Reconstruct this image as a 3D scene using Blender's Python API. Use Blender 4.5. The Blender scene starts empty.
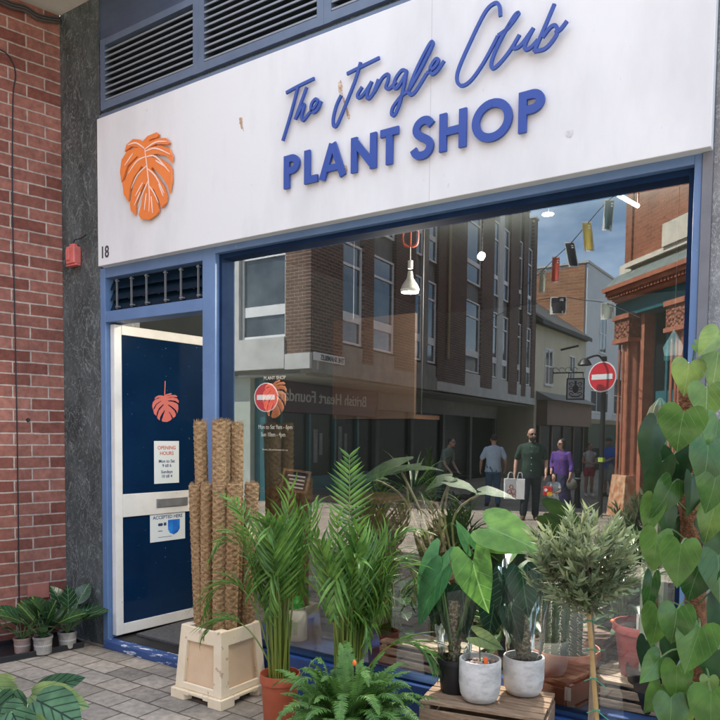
import bpy, bmesh, math, random
from mathutils import Vector as V, Matrix, noise
random.seed(7)
S = bpy.context.scene
COL = S.collection
R_ = math.radians
PI = math.pi
# ------------------------------------------------------------------ camera
F, PX, PY, CAMH = 720.0, 360.0, 475.0, 1.45
_X = -V((-706-PX, 424-PY, F)).normalized()
_D = V((225-PX, 13600-PY, F)); _D = (_D-_X*_D.dot(_X)).normalized()
_Y = _D.cross(_X)
if _Y.z < 0: _Y = -_Y
ROT = Matrix((_X, _Y, -_D))                    # world = ROT @ camera(right, down, forward)
CAM = V((4.209, -3.059, CAMH))
cd = bpy.data.cameras.new('camera'); cam = bpy.data.objects.new('camera', cd); COL.objects.link(cam)
right, down, fwd = ROT.col[0], ROT.col[1], ROT.col[2]
cam.matrix_world = Matrix(((right.x, -down.x, -fwd.x, CAM.x), (right.y, -down.y, -fwd.y, CAM.y), (right.z, -down.z, -fwd.z, CAM.z), (0, 0, 0, 1)))
cd.sensor_width = 36; cd.lens = 36.0*F/720; cd.shift_y = (PY-360)/720
cd.clip_start = .05; cd.clip_end = 800
S.camera = cam
# ------------------------------------------------------------------ sky and sun
SUN_AZ = V((-.78, .62, 0)).normalized(); SUN_EL = R_(57)
w = bpy.data.worlds.new("World"); S.world = w; w.use_nodes = True
nt = w.node_tree; nt.nodes.clear()
sky = nt.nodes.new('ShaderNodeTexSky'); sky.sky_type = 'NISHITA'; sky.sun_disc = False
sky.sun_elevation = SUN_EL; sky.sun_rotation = math.atan2(SUN_AZ.x, SUN_AZ.y)
sky.air_density = 1.0; sky.dust_density = .35; sky.ozone_density = 3.0
tc = nt.nodes.new('ShaderNodeTexCoord'); mp = nt.nodes.new('ShaderNodeMapping'); mp.inputs['Scale'].default_value = (1.6, 1.6, 4.2)
nz = nt.nodes.new('ShaderNodeTexNoise'); nz.inputs['Scale'].default_value = 1.7; nz.inputs['Detail'].default_value = 7; nz.inputs['Roughness'].default_value = .6
cr = nt.nodes.new('ShaderNodeValToRGB'); cr.color_ramp.elements[0].position = .42; cr.color_ramp.elements[1].position = .66
cr.color_ramp.elements[1].color = (.85, .85, .85, 1)
sx = nt.nodes.new('ShaderNodeSeparateXYZ'); el = nt.nodes.new('ShaderNodeMapRange'); el.interpolation_type = 'SMOOTHSTEP'       # clouds gather overhead, thin wisps lower down
el.inputs['From Min'].default_value = .18; el.inputs['From Max'].default_value = .62; el.inputs['To Min'].default_value = .24; el.inputs['To Max'].default_value = 1.0
ml_ = nt.nodes.new('ShaderNodeMath'); ml_.operation = 'MULTIPLY'
mx = nt.nodes.new('ShaderNodeMix'); mx.data_type = 'RGBA'; mx.inputs['B'].default_value = (18.5, 20.5, 23, 1)
bg = nt.nodes.new('ShaderNodeBackground'); bg.inputs['Strength'].default_value = .09
out = nt.nodes.new('ShaderNodeOutputWorld')
L = nt.links.new
L(tc.outputs['Generated'], mp.inputs['Vector']); L(mp.outputs[0], nz.inputs['Vector']); L(nz.outputs['Fac'], cr.inputs['Fac'])
L(tc.outputs['Generated'], sx.inputs[0]); L(sx.outputs[2], el.inputs['Value']); L(cr.outputs['Color'], ml_.inputs[0]); L(el.outputs[0], ml_.inputs[1]); L(ml_.outputs[0], mx.inputs['Factor']); L(sky.outputs[0], mx.inputs['A']); L(mx.outputs['Result'], bg.inputs['Color']); L(bg.outputs[0], out.inputs['Surface'])
sl = bpy.data.lights.new('sun', 'SUN'); sl.energy = 5.0; sl.angle = R_(.6); sl.color = (1, .95, .87)
so = bpy.data.objects.new('sun', sl); COL.objects.link(so)
sd = V((SUN_AZ.x*math.cos(SUN_EL), SUN_AZ.y*math.cos(SUN_EL), math.sin(SUN_EL)))
so.rotation_euler = sd.to_track_quat('Z', 'Y').to_euler()
S.view_settings.view_transform = 'Standard'; S.view_settings.look = 'None'
S.view_settings.exposure = 2.2; S.view_settings.gamma = 1; S.view_settings.use_curve_mapping = False
S.render.engine = 'CYCLES'
S.render.resolution_x = S.render.resolution_y = 1024
# ------------------------------------------------------------------ measuring helpers (where a sight line meets a real plane)
GLASS_Y = .06
def ray(u, v): return ROT @ V((u-PX, v-PY, F))
def P(u, v, y=0.0):
    r = ray(u, v); return CAM + r*((y-CAM.y)/r.y)
def G(u, v, z=0.0):
    r = ray(u, v); return CAM + r*((z-CAM.z)/r.z)
def DP(u, v, d): return CAM + ROT @ V(((u-PX)/F*d, (v-PY)/F*d, d))
def PL(u, v, p0, n):
    r = ray(u, v); return CAM + r*((p0-CAM).dot(n)/r.dot(n))
def gz(dist): return -.032*min(max(0, dist-5), 10)          # the street falls away from the shop
def GV(u, v):                                               # ground of the street seen in the window
    z = 0
    for _ in range(8):
        p = G(u, v, z); z = gz(p.y)
    return p
def mir(p): return V((p[0], 2*GLASS_Y-p[1], p[2]))          # street side of the glass
# ------------------------------------------------------------------ object helpers
def tag(o, label=None, cat=None, group=None, kind=None):
    if label: o['label'] = label
    if cat: o['category'] = cat
    if group: o['group'] = group
    if kind: o['kind'] = kind
    return o
def thing(name, label, cat, loc, group=None):
    o = bpy.data.objects.new(name, None); COL.objects.link(o); o.empty_display_size = .1
    o.location = V(loc); return tag(o, label, cat, group)
def worldloc(o):
    p = V((0, 0, 0))
    while o is not None: p = p + o.location; o = o.parent
    return p
class MB:
    def __init__(s): s.v = []; s.f = []; s.m = []; s.uv = []; s.t = []; s.cur = 0; s.tint = .5
    def add(s, vs, fs, uvs=None):
        b = len(s.v); s.v += [V(x) for x in vs]; s.uv += (uvs if uvs else [(0, 0)]*len(vs))
        for f in fs: s.f.append([b+i for i in f]); s.m.append(s.cur); s.t.append(s.tint)
    def box(s, a, b):
        x0, y0, z0 = [min(p, q) for p, q in zip(a, b)]; x1, y1, z1 = [max(p, q) for p, q in zip(a, b)]
        s.add([(x0,y0,z0),(x1,y0,z0),(x1,y1,z0),(x0,y1,z0),(x0,y0,z1),(x1,y0,z1),(x1,y1,z1),(x0,y1,z1)],
              [(3,2,1,0),(4,5,6,7),(0,1,5,4),(1,2,6,5),(2,3,7,6),(3,0,4,7)])
    def obox(s, o, ex, ey, ez, a, b):
        "box between local corners a and b of the frame o, ex, ey, ez"
        o = V(o); c = []
        for k in (0, 1):
            for (i, j) in ((0,0),(1,0),(1,1),(0,1)):
                c.append(o + ex*(b[0] if i else a[0]) + ey*(b[1] if j else a[1]) + ez*(b[2] if k else a[2]))
        fl = ex.cross(ey).dot(ez)*(b[0]-a[0])*(b[1]-a[1])*(b[2]-a[2]) < 0
        fs = [(3,2,1,0),(4,5,6,7),(0,1,5,4),(1,2,6,5),(2,3,7,6),(3,0,4,7)]
        s.add(c, [f[::-1] for f in fs] if fl else fs)
    def hexa(s, lo, hi):
        "frustum between two quads"
        s.add(list(lo)+list(hi), [(3,2,1,0),(4,5,6,7),(0,1,5,4),(1,2,6,5),(2,3,7,6),(3,0,4,7)])
    def prism(s, pts, d):
        pts = [V(p) for p in pts]; d = V(d); n = len(pts)
        s.add(pts+[p+d for p in pts], [list(range(n-1, -1, -1)), list(range(n, 2*n))]+[(i, (i+1)%n, n+(i+1)%n, n+i) for i in range(n)])
    def tube(s, path, rad, n=8, caps=True, flat=1.0, upv=None, rfun=None):
        path = [V(p) for p in path]
        if not hasattr(rad, '__len__'): rad = [rad]*len(path)
        t0 = (path[1]-path[0]).normalized()
        a = upv.copy() if upv else (V((0,0,1)) if abs(t0.z) < .9 else V((1,0,0)))
        a = (a-t0*a.dot(t0)).normalized(); vs = []; fs = []; uvs = []
        for i, p in enumerate(path):
            t = (path[min(i+1, len(path)-1)]-path[max(i-1, 0)]).normalized()
            a = (a-t*a.dot(t)).normalized(); b = t.cross(a)
            for k in range(n):
                th = 2*PI*k/n; r = rad[i]*(rfun(th, i) if rfun else 1)
                vs.append(p+a*(math.cos(th)*r)+b*(math.sin(th)*r*flat)); uvs.append((k/n, i/max(1, len(path)-1)))
        for i in range(len(path)-1):
            for k in range(n): fs.append((i*n+k, i*n+(k+1)%n, (i+1)*n+(k+1)%n, (i+1)*n+k))
        if caps: fs += [list(range(n-1, -1, -1)), [(len(path)-1)*n+k for k in range(n)]]
        s.add(vs, fs, uvs)
    def lathe(s, prof, c, n=24, sx=1, sy=1, cap0=True, cap1=False):
        c = V(c); vs = []; fs = []
        for (r, z) in prof:
            for k in range(n):
                th = 2*PI*k/n; vs.append(c+V((r*math.cos(th)*sx, r*math.sin(th)*sy, z)))
        for i in range(len(prof)-1):
            for k in range(n): fs.append((i*n+k, i*n+(k+1)%n, (i+1)*n+(k+1)%n, (i+1)*n+k))
        if cap0: fs.append(list(range(n-1, -1, -1)))
        if cap1: fs.append([(len(prof)-1)*n+k for k in range(n)])
        s.add(vs, fs)
    def ell(s, c, r, n=12, m=8, rot=None):
        c = V(c); vs = [V((0, 0, -r[2]))]; fs = []
        for j in range(1, m):
            ph = -PI/2+PI*j/m
            for k in range(n): vs.append(V((r[0]*math.cos(ph)*math.cos(2*PI*k/n), r[1]*math.cos(ph)*math.sin(2*PI*k/n), r[2]*math.sin(ph))))
        vs.append(V((0, 0, r[2])))
        for k in range(n): fs.append((0, 1+(k+1)%n, 1+k)); fs.append((len(vs)-1, 1+(m-2)*n+k, 1+(m-2)*n+(k+1)%n))
        for j in range(m-2):
            for k in range(n): fs.append((1+j*n+k, 1+j*n+(k+1)%n, 1+(j+1)*n+(k+1)%n, 1+(j+1)*n+k))
        if rot: vs = [rot @ v for v in vs]
        s.add([c+v for v in vs], fs)
    def ribbon(s, pts, wd, nrm, depth, lift=0.0):
        "flat stroke with thickness on a plane of normal nrm"
        pts = [V(p) for p in pts]; nrm = V(nrm); lf = []; rt = []
        for i, p in enumerate(pts):
            t = (pts[min(i+1, len(pts)-1)]-pts[max(i-1, 0)]).normalized(); b = nrm.cross(t).normalized()
            ww = wd[i] if hasattr(wd, '__len__') else wd
            q = p+nrm*lift; lf.append(q+b*ww/2); rt.append(q-b*ww/2)
        n = len(pts); d = -nrm*depth; vs = lf+rt+[x+d for x in lf]+[x+d for x in rt]; fs = []
        for i in range(n-1):
            fs += [(i+1, i, n+i, n+i+1), (2*n+i, 2*n+i+1, 3*n+i+1, 3*n+i), (i, i+1, 2*n+i+1, 2*n+i), (n+i+1, n+i, 3*n+i, 3*n+i+1)]
        fs += [(0, 2*n, 3*n, n), (n-1, 2*n-1, 4*n-1, 3*n-1)]
        s.add(vs, fs)
    def build(s, name, mats, parent=None, smooth=False, mirror=False, loc=None, bevel=0, sharp=35):
        if not isinstance(mats, (list, tuple)): mats = [mats]
        me = bpy.data.meshes.new(name); org = worldloc(parent) if parent else V(loc or (0, 0, 0))
        vs = [mir(v) if mirror else v for v in s.v]
        me.from_pydata([v-org for v in vs], [], [f[::-1] for f in s.f] if mirror else s.f)
        for m in mats: me.materials.append(m)
        me.polygons.foreach_set('material_index', s.m)
        uvl = me.uv_layers.new(name='uv')
        fl = []
        for lp in me.loops: fl += s.uv[lp.vertex_index]
        uvl.data.foreach_set('uv', fl)
        at = me.attributes.new('tint', 'FLOAT', 'FACE'); at.data.foreach_set('value', s.t)
        me.update()
        o = bpy.data.objects.new(name, me); COL.objects.link(o)
        if parent: o.parent = parent
        else: o.location = org
        if smooth:
            me.polygons.foreach_set('use_smooth', [True]*len(me.polygons))
            me.set_sharp_from_angle(angle=R_(sharp))
        if bevel:
            b = o.modifiers.new('bevel', 'BEVEL'); b.width = bevel; b.segments = 2; b.limit_method = 'ANGLE'; b.angle_limit = R_(40); b.harden_normals = False
        return o
def bx(name, a, b, mat, parent=None, mirror=False, bevel=0):
    m = MB(); m.box(a, b); return m.build(name, mat, parent, mirror=mirror, bevel=bevel)
def text_mb(body, size, origin, rt, up, depth=.002, align='LEFT', bold=0.0, mb=None, sx=1.0):
    c = bpy.data.curves.new('t', 'FONT'); c.body = body; c.size = size; c.align_x = align; c.extrude = depth/2; c.offset = bold; c.resolution_u = 3
    o = bpy.data.objects.new('t', c); COL.objects.link(o)
    dg = bpy.context.evaluated_depsgraph_get(); dg.update()
    me = bpy.data.meshes.new_from_object(o.evaluated_get(dg))
    rt = V(rt).normalized(); up = V(up).normalized(); n = rt.cross(up); org = V(origin)
    mb = mb or MB()
    mb.add([org+rt*(v.co.x*sx)+up*v.co.y+n*v.co.z for v in me.vertices], [list(p.vertices) for p in me.polygons])
    bpy.data.objects.remove(o); bpy.data.curves.remove(c); bpy.data.meshes.remove(me)
    return mb
def smooth_path(pts, sub=5):
    pts = [V(p) for p in pts]; o = []
    for i in range(len(pts)-1):
        p0 = pts[max(i-1, 0)]; p1 = pts[i]; p2 = pts[i+1]; p3 = pts[min(i+2, len(pts)-1)]
        for k in range(sub):
            t = k/sub
            o.append(.5*((2*p1)+(p2-p0)*t+(2*p0-5*p1+4*p2-p3)*t*t+(-p0+3*p1-3*p2+p3)*t*t*t))
    return o+[pts[-1]]
# ------------------------------------------------------------------ materials
def newmat(name):
    m = bpy.data.materials.new(name); m.use_nodes = True; n = m.node_tree.nodes; n.clear()
    o = n.new('ShaderNodeOutputMaterial'); b = n.new('ShaderNodeBsdfPrincipled'); m.node_tree.links.new(b.outputs[0], o.inputs[0])
    return m, n, m.node_tree.links.new, b
def rgba(c): return (c[0], c[1], c[2], 1)
def mat(name, c, rough=.6, c2=None, scale=8.0, detail=5, bump=0.0, bscale=None, metal=0.0, spec=.5, stretch=(1, 1, 1), lo=.35, hi=.65, emit=None, coat=0, fleck=None, fleck_scale=60, fleck_at=.72):
    m, n, l, b = newmat(name)
    b.inputs['Roughness'].default_value = rough; b.inputs['Metallic'].default_value = metal; b.inputs['Specular IOR Level'].default_value = spec
    b.inputs['Base Color'].default_value = rgba(c); b.inputs['Coat Weight'].default_value = coat
    t = n.new('ShaderNodeTexCoord'); mpp = n.new('ShaderNodeMapping'); mpp.inputs['Scale'].default_value = stretch; l(t.outputs['Object'], mpp.inputs[0])
    col = None
    if c2 is not None:
        z = n.new('ShaderNodeTexNoise'); z.inputs['Scale'].default_value = scale; z.inputs['Detail'].default_value = detail; z.inputs['Roughness'].default_value = .62
        l(mpp.outputs[0], z.inputs['Vector']); r = n.new('ShaderNodeValToRGB'); l(z.outputs['Fac'], r.inputs[0])
        r.color_ramp.elements[0].position = lo; r.color_ramp.elements[1].position = hi; r.color_ramp.elements[0].color = rgba(c); r.color_ramp.elements[1].color = rgba(c2)
        col = r.outputs[0]
    if fleck is not None:
        z3 = n.new('ShaderNodeTexNoise'); z3.inputs['Scale'].default_value = fleck_scale; z3.inputs['Detail'].default_value = 2; l(mpp.outputs[0], z3.inputs['Vector'])
        r3 = n.new('ShaderNodeValToRGB'); r3.color_ramp.elements[0].position = fleck_at; r3.color_ramp.elements[1].position = fleck_at+.03; l(z3.outputs['Fac'], r3.inputs[0])
        mm = n.new('ShaderNodeMix'); mm.data_type = 'RGBA'; l(r3.outputs[0], mm.inputs['Factor'])
        if col: l(col, mm.inputs['A'])
        else: mm.inputs['A'].default_value = rgba(c)
        mm.inputs['B'].default_value = rgba(fleck); col = mm.outputs['Result']
    if col: l(col, b.inputs['Base Color'])
    if bump:
        z2 = n.new('ShaderNodeTexNoise'); z2.inputs['Scale'].default_value = bscale or scale*3; z2.inputs['Detail'].default_value = 6; l(mpp.outputs[0], z2.inputs['Vector'])
        bp = n.new('ShaderNodeBump'); bp.inputs['Strength'].default_value = bump; bp.inputs['Distance'].default_value = .01; l(z2.outputs['Fac'], bp.inputs['Height']); l(bp.outputs[0], b.inputs['Normal'])
    if emit: b.inputs['Emission Color'].default_value = rgba(emit[:3]); b.inputs['Emission Strength'].default_value = emit[3]
    return m
def brickmat(name, d, c1, c2, mortar, bw=.2325, bh=.0785, ms=.011, off=(0, 0), bump=.6, rough=.85, flat=False, grime=None):
    "bricks laid along the horizontal direction d (or lying on the ground when flat)"
    m, n, l, b = newmat(name); b.inputs['Roughness'].default_value = rough; b.inputs['Specular IOR Level'].default_value = .25
    g = n.new('ShaderNodeNewGeometry')
    def dot(vec, add):
        q = n.new('ShaderNodeVectorMath'); q.operation = 'DOT_PRODUCT'; q.inputs[1].default_value = vec; l(g.outputs['Position'], q.inputs[0])
        a = n.new('ShaderNodeMath'); a.operation = 'ADD'; a.inputs[1].default_value = add; l(q.outputs['Value'], a.inputs[0]); return a.outputs[0]
    d = V(d).normalized(); cx = n.new('ShaderNodeCombineXYZ')
    l(dot(d, off[0]), cx.inputs[0]); l(dot(V((-d.y, d.x, 0)) if flat else V((0, 0, 1)), off[1]), cx.inputs[1])
    # a little wobble so the joints are not ruled
    zw = n.new('ShaderNodeTexNoise'); zw.inputs['Scale'].default_value = 9; zw.inputs['Detail'].default_value = 3; l(g.outputs['Position'], zw.inputs['Vector'])
    sb = n.new('ShaderNodeVectorMath'); sb.operation = 'SUBTRACT'; sb.inputs[1].default_value = (.5, .5, .5); l(zw.outputs['Color'], sb.inputs[0])
    sc = n.new('ShaderNodeVectorMath'); sc.operation = 'SCALE'; sc.inputs['Scale'].default_value = ms*.8; l(sb.outputs[0], sc.inputs[0])
    ad = n.new('ShaderNodeVectorMath'); l(cx.outputs[0], ad.inputs[0]); l(sc.outputs[0], ad.inputs[1])
    br = n.new('ShaderNodeTexBrick'); br.inputs['Scale'].default_value = 1; br.inputs['Brick Width'].default_value = bw; br.inputs['Row Height'].default_value = bh
    br.inputs['Mortar Size'].default_value = ms*.5; br.inputs['Mortar Smooth'].default_value = .25; br.inputs['Bias'].default_value = 0
    br.inputs['Color1'].default_value = rgba(c1); br.inputs['Color2'].default_value = rgba(c2); br.inputs['Mortar'].default_value = rgba(mortar); l(ad.outputs[0], br.inputs['Vector'])
    z = n.new('ShaderNodeTexNoise'); z.inputs['Scale'].default_value = 22; z.inputs['Detail'].default_value = 8; z.inputs['Roughness'].default_value = .7; l(g.outputs['Position'], z.inputs['Vector'])
    r = n.new('ShaderNodeValToRGB'); r.color_ramp.elements[0].position = .3; r.color_ramp.elements[1].position = .75; r.color_ramp.elements[0].color = (.62, .62, .62, 1); r.color_ramp.elements[1].color = (1.25, 1.22, 1.2, 1); l(z.outputs['Fac'], r.inputs[0])
    mm = n.new('ShaderNodeMix'); mm.data_type = 'RGBA'; mm.blend_type = 'MULTIPLY'; mm.inputs['Factor'].default_value = 1; l(br.outputs['Color'], mm.inputs['A']); l(r.outputs[0], mm.inputs['B'])
    zl = n.new('ShaderNodeTexNoise'); zl.inputs['Scale'].default_value = 1.3; zl.inputs['Detail'].default_value = 4; l(g.outputs['Position'], zl.inputs['Vector'])
    rl = n.new('ShaderNodeValToRGB'); rl.color_ramp.elements[0].position = .3; rl.color_ramp.elements[1].position = .7; rl.color_ramp.elements[0].color = rgba(grime or (.8, .8, .8)); rl.color_ramp.elements[1].color = (1.08, 1.06, 1.05, 1); l(zl.outputs['Fac'], rl.inputs[0])
    m2 = n.new('ShaderNodeMix'); m2.data_type = 'RGBA'; m2.blend_type = 'MULTIPLY'; m2.inputs['Factor'].default_value = 1; l(mm.outputs['Result'], m2.inputs['A']); l(rl.outputs[0], m2.inputs['B'])
    l(m2.outputs['Result'], b.inputs['Base Color'])
    iv = n.new('ShaderNodeMath'); iv.operation = 'SUBTRACT'; iv.inputs[0].default_value = 1; l(br.outputs['Fac'], iv.inputs[1])
    ah = n.new('ShaderNodeMath'); ah.operation = 'MULTIPLY_ADD'; ah.inputs[1].default_value = .35; l(z.outputs['Fac'], ah.inputs[0]); l(iv.outputs[0], ah.inputs[2])
    bp = n.new('ShaderNodeBump'); bp.inputs['Strength'].default_value = bump; bp.inputs['Distance'].default_value = .008; l(ah.outputs[0], bp.inputs['Height']); l(bp.outputs[0], b.inputs['Normal'])
    return m
def leafmat(name, c1, c2, vein=None, nveins=0, vslope=1.2, vw=.12, rough=.38, trans=.35, spec=.4, tcol=None, midw=.03, edge=None):
    "leaf colour from c1 to c2 leaf by leaf; pale or dark veins laid by the blade's own UV"
    m, n, l, b = newmat(name); b.inputs['Roughness'].default_value = rough; b.inputs['Specular IOR Level'].default_value = spec
    a = n.new('ShaderNodeAttribute'); a.attribute_name = 'tint'
    mx = n.new('ShaderNodeMix'); mx.data_type = 'RGBA'; mx.inputs['A'].default_value = rgba(c1); mx.inputs['B'].default_value = rgba(c2); l(a.outputs['Fac'], mx.inputs['Factor'])
    t = n.new('ShaderNodeTexCoord'); z = n.new('ShaderNodeTexNoise'); z.inputs['Scale'].default_value = 18; z.inputs['Detail'].default_value = 4; l(t.outputs['Object'], z.inputs['Vector'])
    r = n.new('ShaderNodeValToRGB'); r.color_ramp.elements[0].position = .3; r.color_ramp.elements[1].position = .75; r.color_ramp.elements[0].color = (.55, .6, .55, 1); r.color_ramp.elements[1].color = (1.35, 1.28, 1.15, 1); l(z.outputs['Fac'], r.inputs[0])
    mm = n.new('ShaderNodeMix'); mm.data_type = 'RGBA'; mm.blend_type = 'MULTIPLY'; mm.inputs['Factor'].default_value = 1; l(mx.outputs['Result'], mm.inputs['A']); l(r.outputs[0], mm.inputs['B'])
    col = mm.outputs['Result']; nrm = None
    if vein:
        sp = n.new('ShaderNodeSeparateXYZ'); uvn = n.new('ShaderNodeUVMap'); uvn.uv_map = 'uv'; l(uvn.outputs[0], sp.inputs[0])
        def M(op, i0, i1=None, v1=None):
            q = n.new('ShaderNodeMath'); q.operation = op; l(i0, q.inputs[0])
            if i1 is not None: l(i1, q.inputs[1])
            elif v1 is not None: q.inputs[1].default_value = v1
            return q.outputs[0]
        au = M('ABSOLUTE', M('SUBTRACT', sp.outputs[0], v1=.5))
        mid = M('LESS_THAN', au, v1=midw)
        fac = mid
        if nveins:
            ph = M('SUBTRACT', sp.outputs[1], M('MULTIPLY', au, v1=vslope)); fr = M('ABSOLUTE', M('SUBTRACT', M('FRACT', M('MULTIPLY', ph, v1=nveins)), v1=.5))
            sm = n.new('ShaderNodeMapRange'); sm.inputs['From Min'].default_value = vw; sm.inputs['From Max'].default_value = 0; l(fr, sm.inputs['Value'])
            fac = M('MAXIMUM', mid, sm.outputs[0])
            bp = n.new('ShaderNodeBump'); bp.inputs['Strength'].default_value = .5; bp.inputs['Distance'].default_value = .004; bp.invert = True; l(fac, bp.inputs['Height']); l(bp.outputs[0], b.inputs['Normal'])
        m3 = n.new('ShaderNodeMix'); m3.data_type = 'RGBA'; l(fac, m3.inputs['Factor']); l(col, m3.inputs['A']); m3.inputs['B'].default_value = rgba(vein); col = m3.outputs['Result']
    l(col, b.inputs['Base Color'])
    tr = n.new('ShaderNodeBsdfTranslucent'); l(col, tr.inputs['Color'])
    ms = n.new('ShaderNodeMixShader'); ms.inputs[0].default_value = trans; l(b.outputs[0], ms.inputs[1]); l(tr.outputs[0], ms.inputs[2])
    o = [q for q in n if q.type == 'OUTPUT_MATERIAL'][0]; l(ms.outputs[0], o.inputs[0])
    return m
def glassmat(name, refl, tint=(1, 1, 1), rough=0.0, refl_edge=None):
    m, n, l, b = newmat(name); n.remove(b)
    t = n.new('ShaderNodeBsdfTransparent'); t.inputs[0].default_value = rgba(tint); g = n.new('ShaderNodeBsdfGlossy'); g.inputs['Roughness'].default_value = rough; g.inputs['Color'].default_value = (.97, 1, 1, 1)
    lw = n.new('ShaderNodeFresnel'); lw.inputs['IOR'].default_value = 1.5
    ma = n.new('ShaderNodeMath'); ma.operation = 'MULTIPLY_ADD'; ma.inputs[1].default_value = .9; ma.use_clamp = True; l(lw.outputs[0], ma.inputs[0])
    tcg = n.new('ShaderNodeTexCoord'); mpg = n.new('ShaderNodeMapping'); mpg.inputs['Scale'].default_value = (1, 1, .45); l(tcg.outputs['Object'], mpg.inputs[0]); zg = n.new('ShaderNodeTexNoise'); zg.inputs['Scale'].default_value = 2.6; zg.inputs['Detail'].default_value = 8; zg.inputs['Roughness'].default_value = .7; l(mpg.outputs[0], zg.inputs['Vector'])
    rg = n.new('ShaderNodeMapRange'); rg.inputs['From Min'].default_value = .3; rg.inputs['From Max'].default_value = .7; rg.inputs['To Min'].default_value = refl*.86; rg.inputs['To Max'].default_value = refl*1.14; l(zg.outputs['Fac'], rg.inputs['Value']); l(rg.outputs[0], ma.inputs[2])
    s = n.new('ShaderNodeMixShader'); l(ma.outputs[0], s.inputs[0]); l(t.outputs[0], s.inputs[1]); l(g.outputs[0], s.inputs[2])
    o = [q for q in n if q.type == 'OUTPUT_MATERIAL'][0]; l(s.outputs[0], o.inputs[0]); return m
M = {}
M['blue'] = mat('blue_paint', (.10, .18, .335), .42, (.125, .215, .385), 5, bump=.08, bscale=60, fleck=(.35, .36, .4), fleck_scale=38, fleck_at=.76)
M['navy'] = mat('dark_navy', (.006, .02, .06), .75, (.01, .03, .08), 6, spec=.12)
M['navy_gloss'] = mat('navy_gloss_panel', (.003, .017, .052), .06, (.004, .022, .064), 3, fleck=(.13, .18, .24), fleck_scale=60, fleck_at=.74)
M['bluedeck'] = mat('blue_deck_paint', (.012, .05, .19), .4, (.02, .075, .25), 6, bump=.1, fleck=(.3, .33, .36), fleck_scale=30, fleck_at=.74)
M['board'] = mat('white_fascia_paint', (.60, .61, .615), .45, (.685, .695, .695), 1.6, lo=.34, hi=.56, bump=.03, bscale=40, fleck=(.58, .58, .57), fleck_scale=30, fleck_at=.74, stretch=(1.6, 1, .6))
M['letter'] = mat('royal_blue_letters', (.022, .062, .30), .4)
M['orange'] = mat('orange_acrylic', (.78, .215, .045), .4, (.72, .19, .04), 9)
M['redleaf'] = mat('coral_paint', (.55, .12, .10), .5)
M['cream_line'] = mat('cream_scratch', (.82, .62, .52), .5)
def marblemat(name, base, mid, vein, sc=5.0, rough=.28):
    m, n, l, b = newmat(name); b.inputs['Roughness'].default_value = rough
    t = n.new('ShaderNodeTexCoord'); mp_ = n.new('ShaderNodeMapping'); mp_.inputs['Scale'].default_value = (1.5, 1.5, .8); l(t.outputs['Object'], mp_.inputs[0])
    z = n.new('ShaderNodeTexNoise'); z.inputs['Scale'].default_value = sc*.7; z.inputs['Detail'].default_value = 8; z.inputs['Roughness'].default_value = .65; l(mp_.outputs[0], z.inputs['Vector'])
    r = n.new('ShaderNodeValToRGB'); r.color_ramp.elements[0].position = .35; r.color_ramp.elements[1].position = .68; r.color_ramp.elements[0].color = rgba(base); r.color_ramp.elements[1].color = rgba(mid); l(z.outputs['Fac'], r.inputs[0]); col = r.outputs[0]
    for k, (s_, wd_, am) in enumerate([(sc*1.6, .016, .75), (sc*3.7, .022, .5), (sc*.8, .010, .8)]):
        z2 = n.new('ShaderNodeTexNoise'); z2.inputs['Scale'].default_value = s_; z2.inputs['Detail'].default_value = 5; z2.inputs['Distortion'].default_value = 1.6; l(mp_.outputs[0], z2.inputs['Vector'])
        su = n.new('ShaderNodeMath'); su.operation = 'SUBTRACT'; su.inputs[1].default_value = .5+.04*k; l(z2.outputs['Fac'], su.inputs[0]); ab_ = n.new('ShaderNodeMath'); ab_.operation = 'ABSOLUTE'; l(su.outputs[0], ab_.inputs[0])
        mr = n.new('ShaderNodeMapRange'); mr.inputs['From Min'].default_value = wd_; mr.inputs['From Max'].default_value = 0; mr.inputs['To Max'].default_value = am; l(ab_.outputs[0], mr.inputs['Value'])
        mm = n.new('ShaderNodeMix'); mm.data_type = 'RGBA'; l(mr.outputs[0], mm.inputs['Factor']); l(col, mm.inputs['A']); mm.inputs['B'].default_value = rgba(vein); col = mm.outputs['Result']
    l(col, b.inputs['Base Color']); return m
M['marble'] = marblemat('dark_green_marble', (.032, .043, .043), (.085, .105, .105), (.22, .255, .25))
M['marble_light'] = marblemat('pale_grey_marble', (.13, .145, .155), (.22, .24, .25), (.5, .52, .53), 14)
M['lintel'] = mat('slate_blue_panel', (.045, .065, .11), .4, (.07, .095, .15), 3, stretch=(1, 1, 2))
M['louvre'] = mat('grey_metal_slats', (.03, .038, .045), .4, (.05, .06, .07), 6)
M['louvre_edge'] = mat('pale_slat_edge', (.22, .25, .28), .4)
M['trim'] = mat('grey_trim', (.13, .14, .155), .4, (.17, .18, .2), 6)
M['black'] = mat('black_plastic', (.012, .012, .014), .45)
M['white_frame'] = mat('white_door_paint', (.62, .61, .57), .35, (.72, .71, .68), 5, bump=.05, fleck=(.3, .29, .27), fleck_scale=30, fleck_at=.76)
M['white'] = mat('white_paint', (.72, .73, .73), .5, (.65, .66, .66), 6)
M['paper'] = mat('notice_paper', (.66, .72, .74), .5)
M['ink'] = mat('navy_ink', (.02, .04, .13), .6)
M['redink'] = mat('red_ink', (.5, .08, .05), .6)
M['steel'] = mat('brushed_steel', (.3, .31, .32), .4, (.4, .41, .42), 14, metal=.7)
M['coral'] = mat('coral_metal', (.62, .16, .14), .5, (.5, .12, .1), 12)
M['soffit'] = mat('cream_soffit', (.50, .48, .42), .8, (.6, .58, .52), 3, bump=.1)
M['concrete'] = mat('stained_concrete', (.30, .29, .26), .85, (.17, .165, .15), 2.5, 8, bump=.25, stretch=(1, 1, .5))
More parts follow.
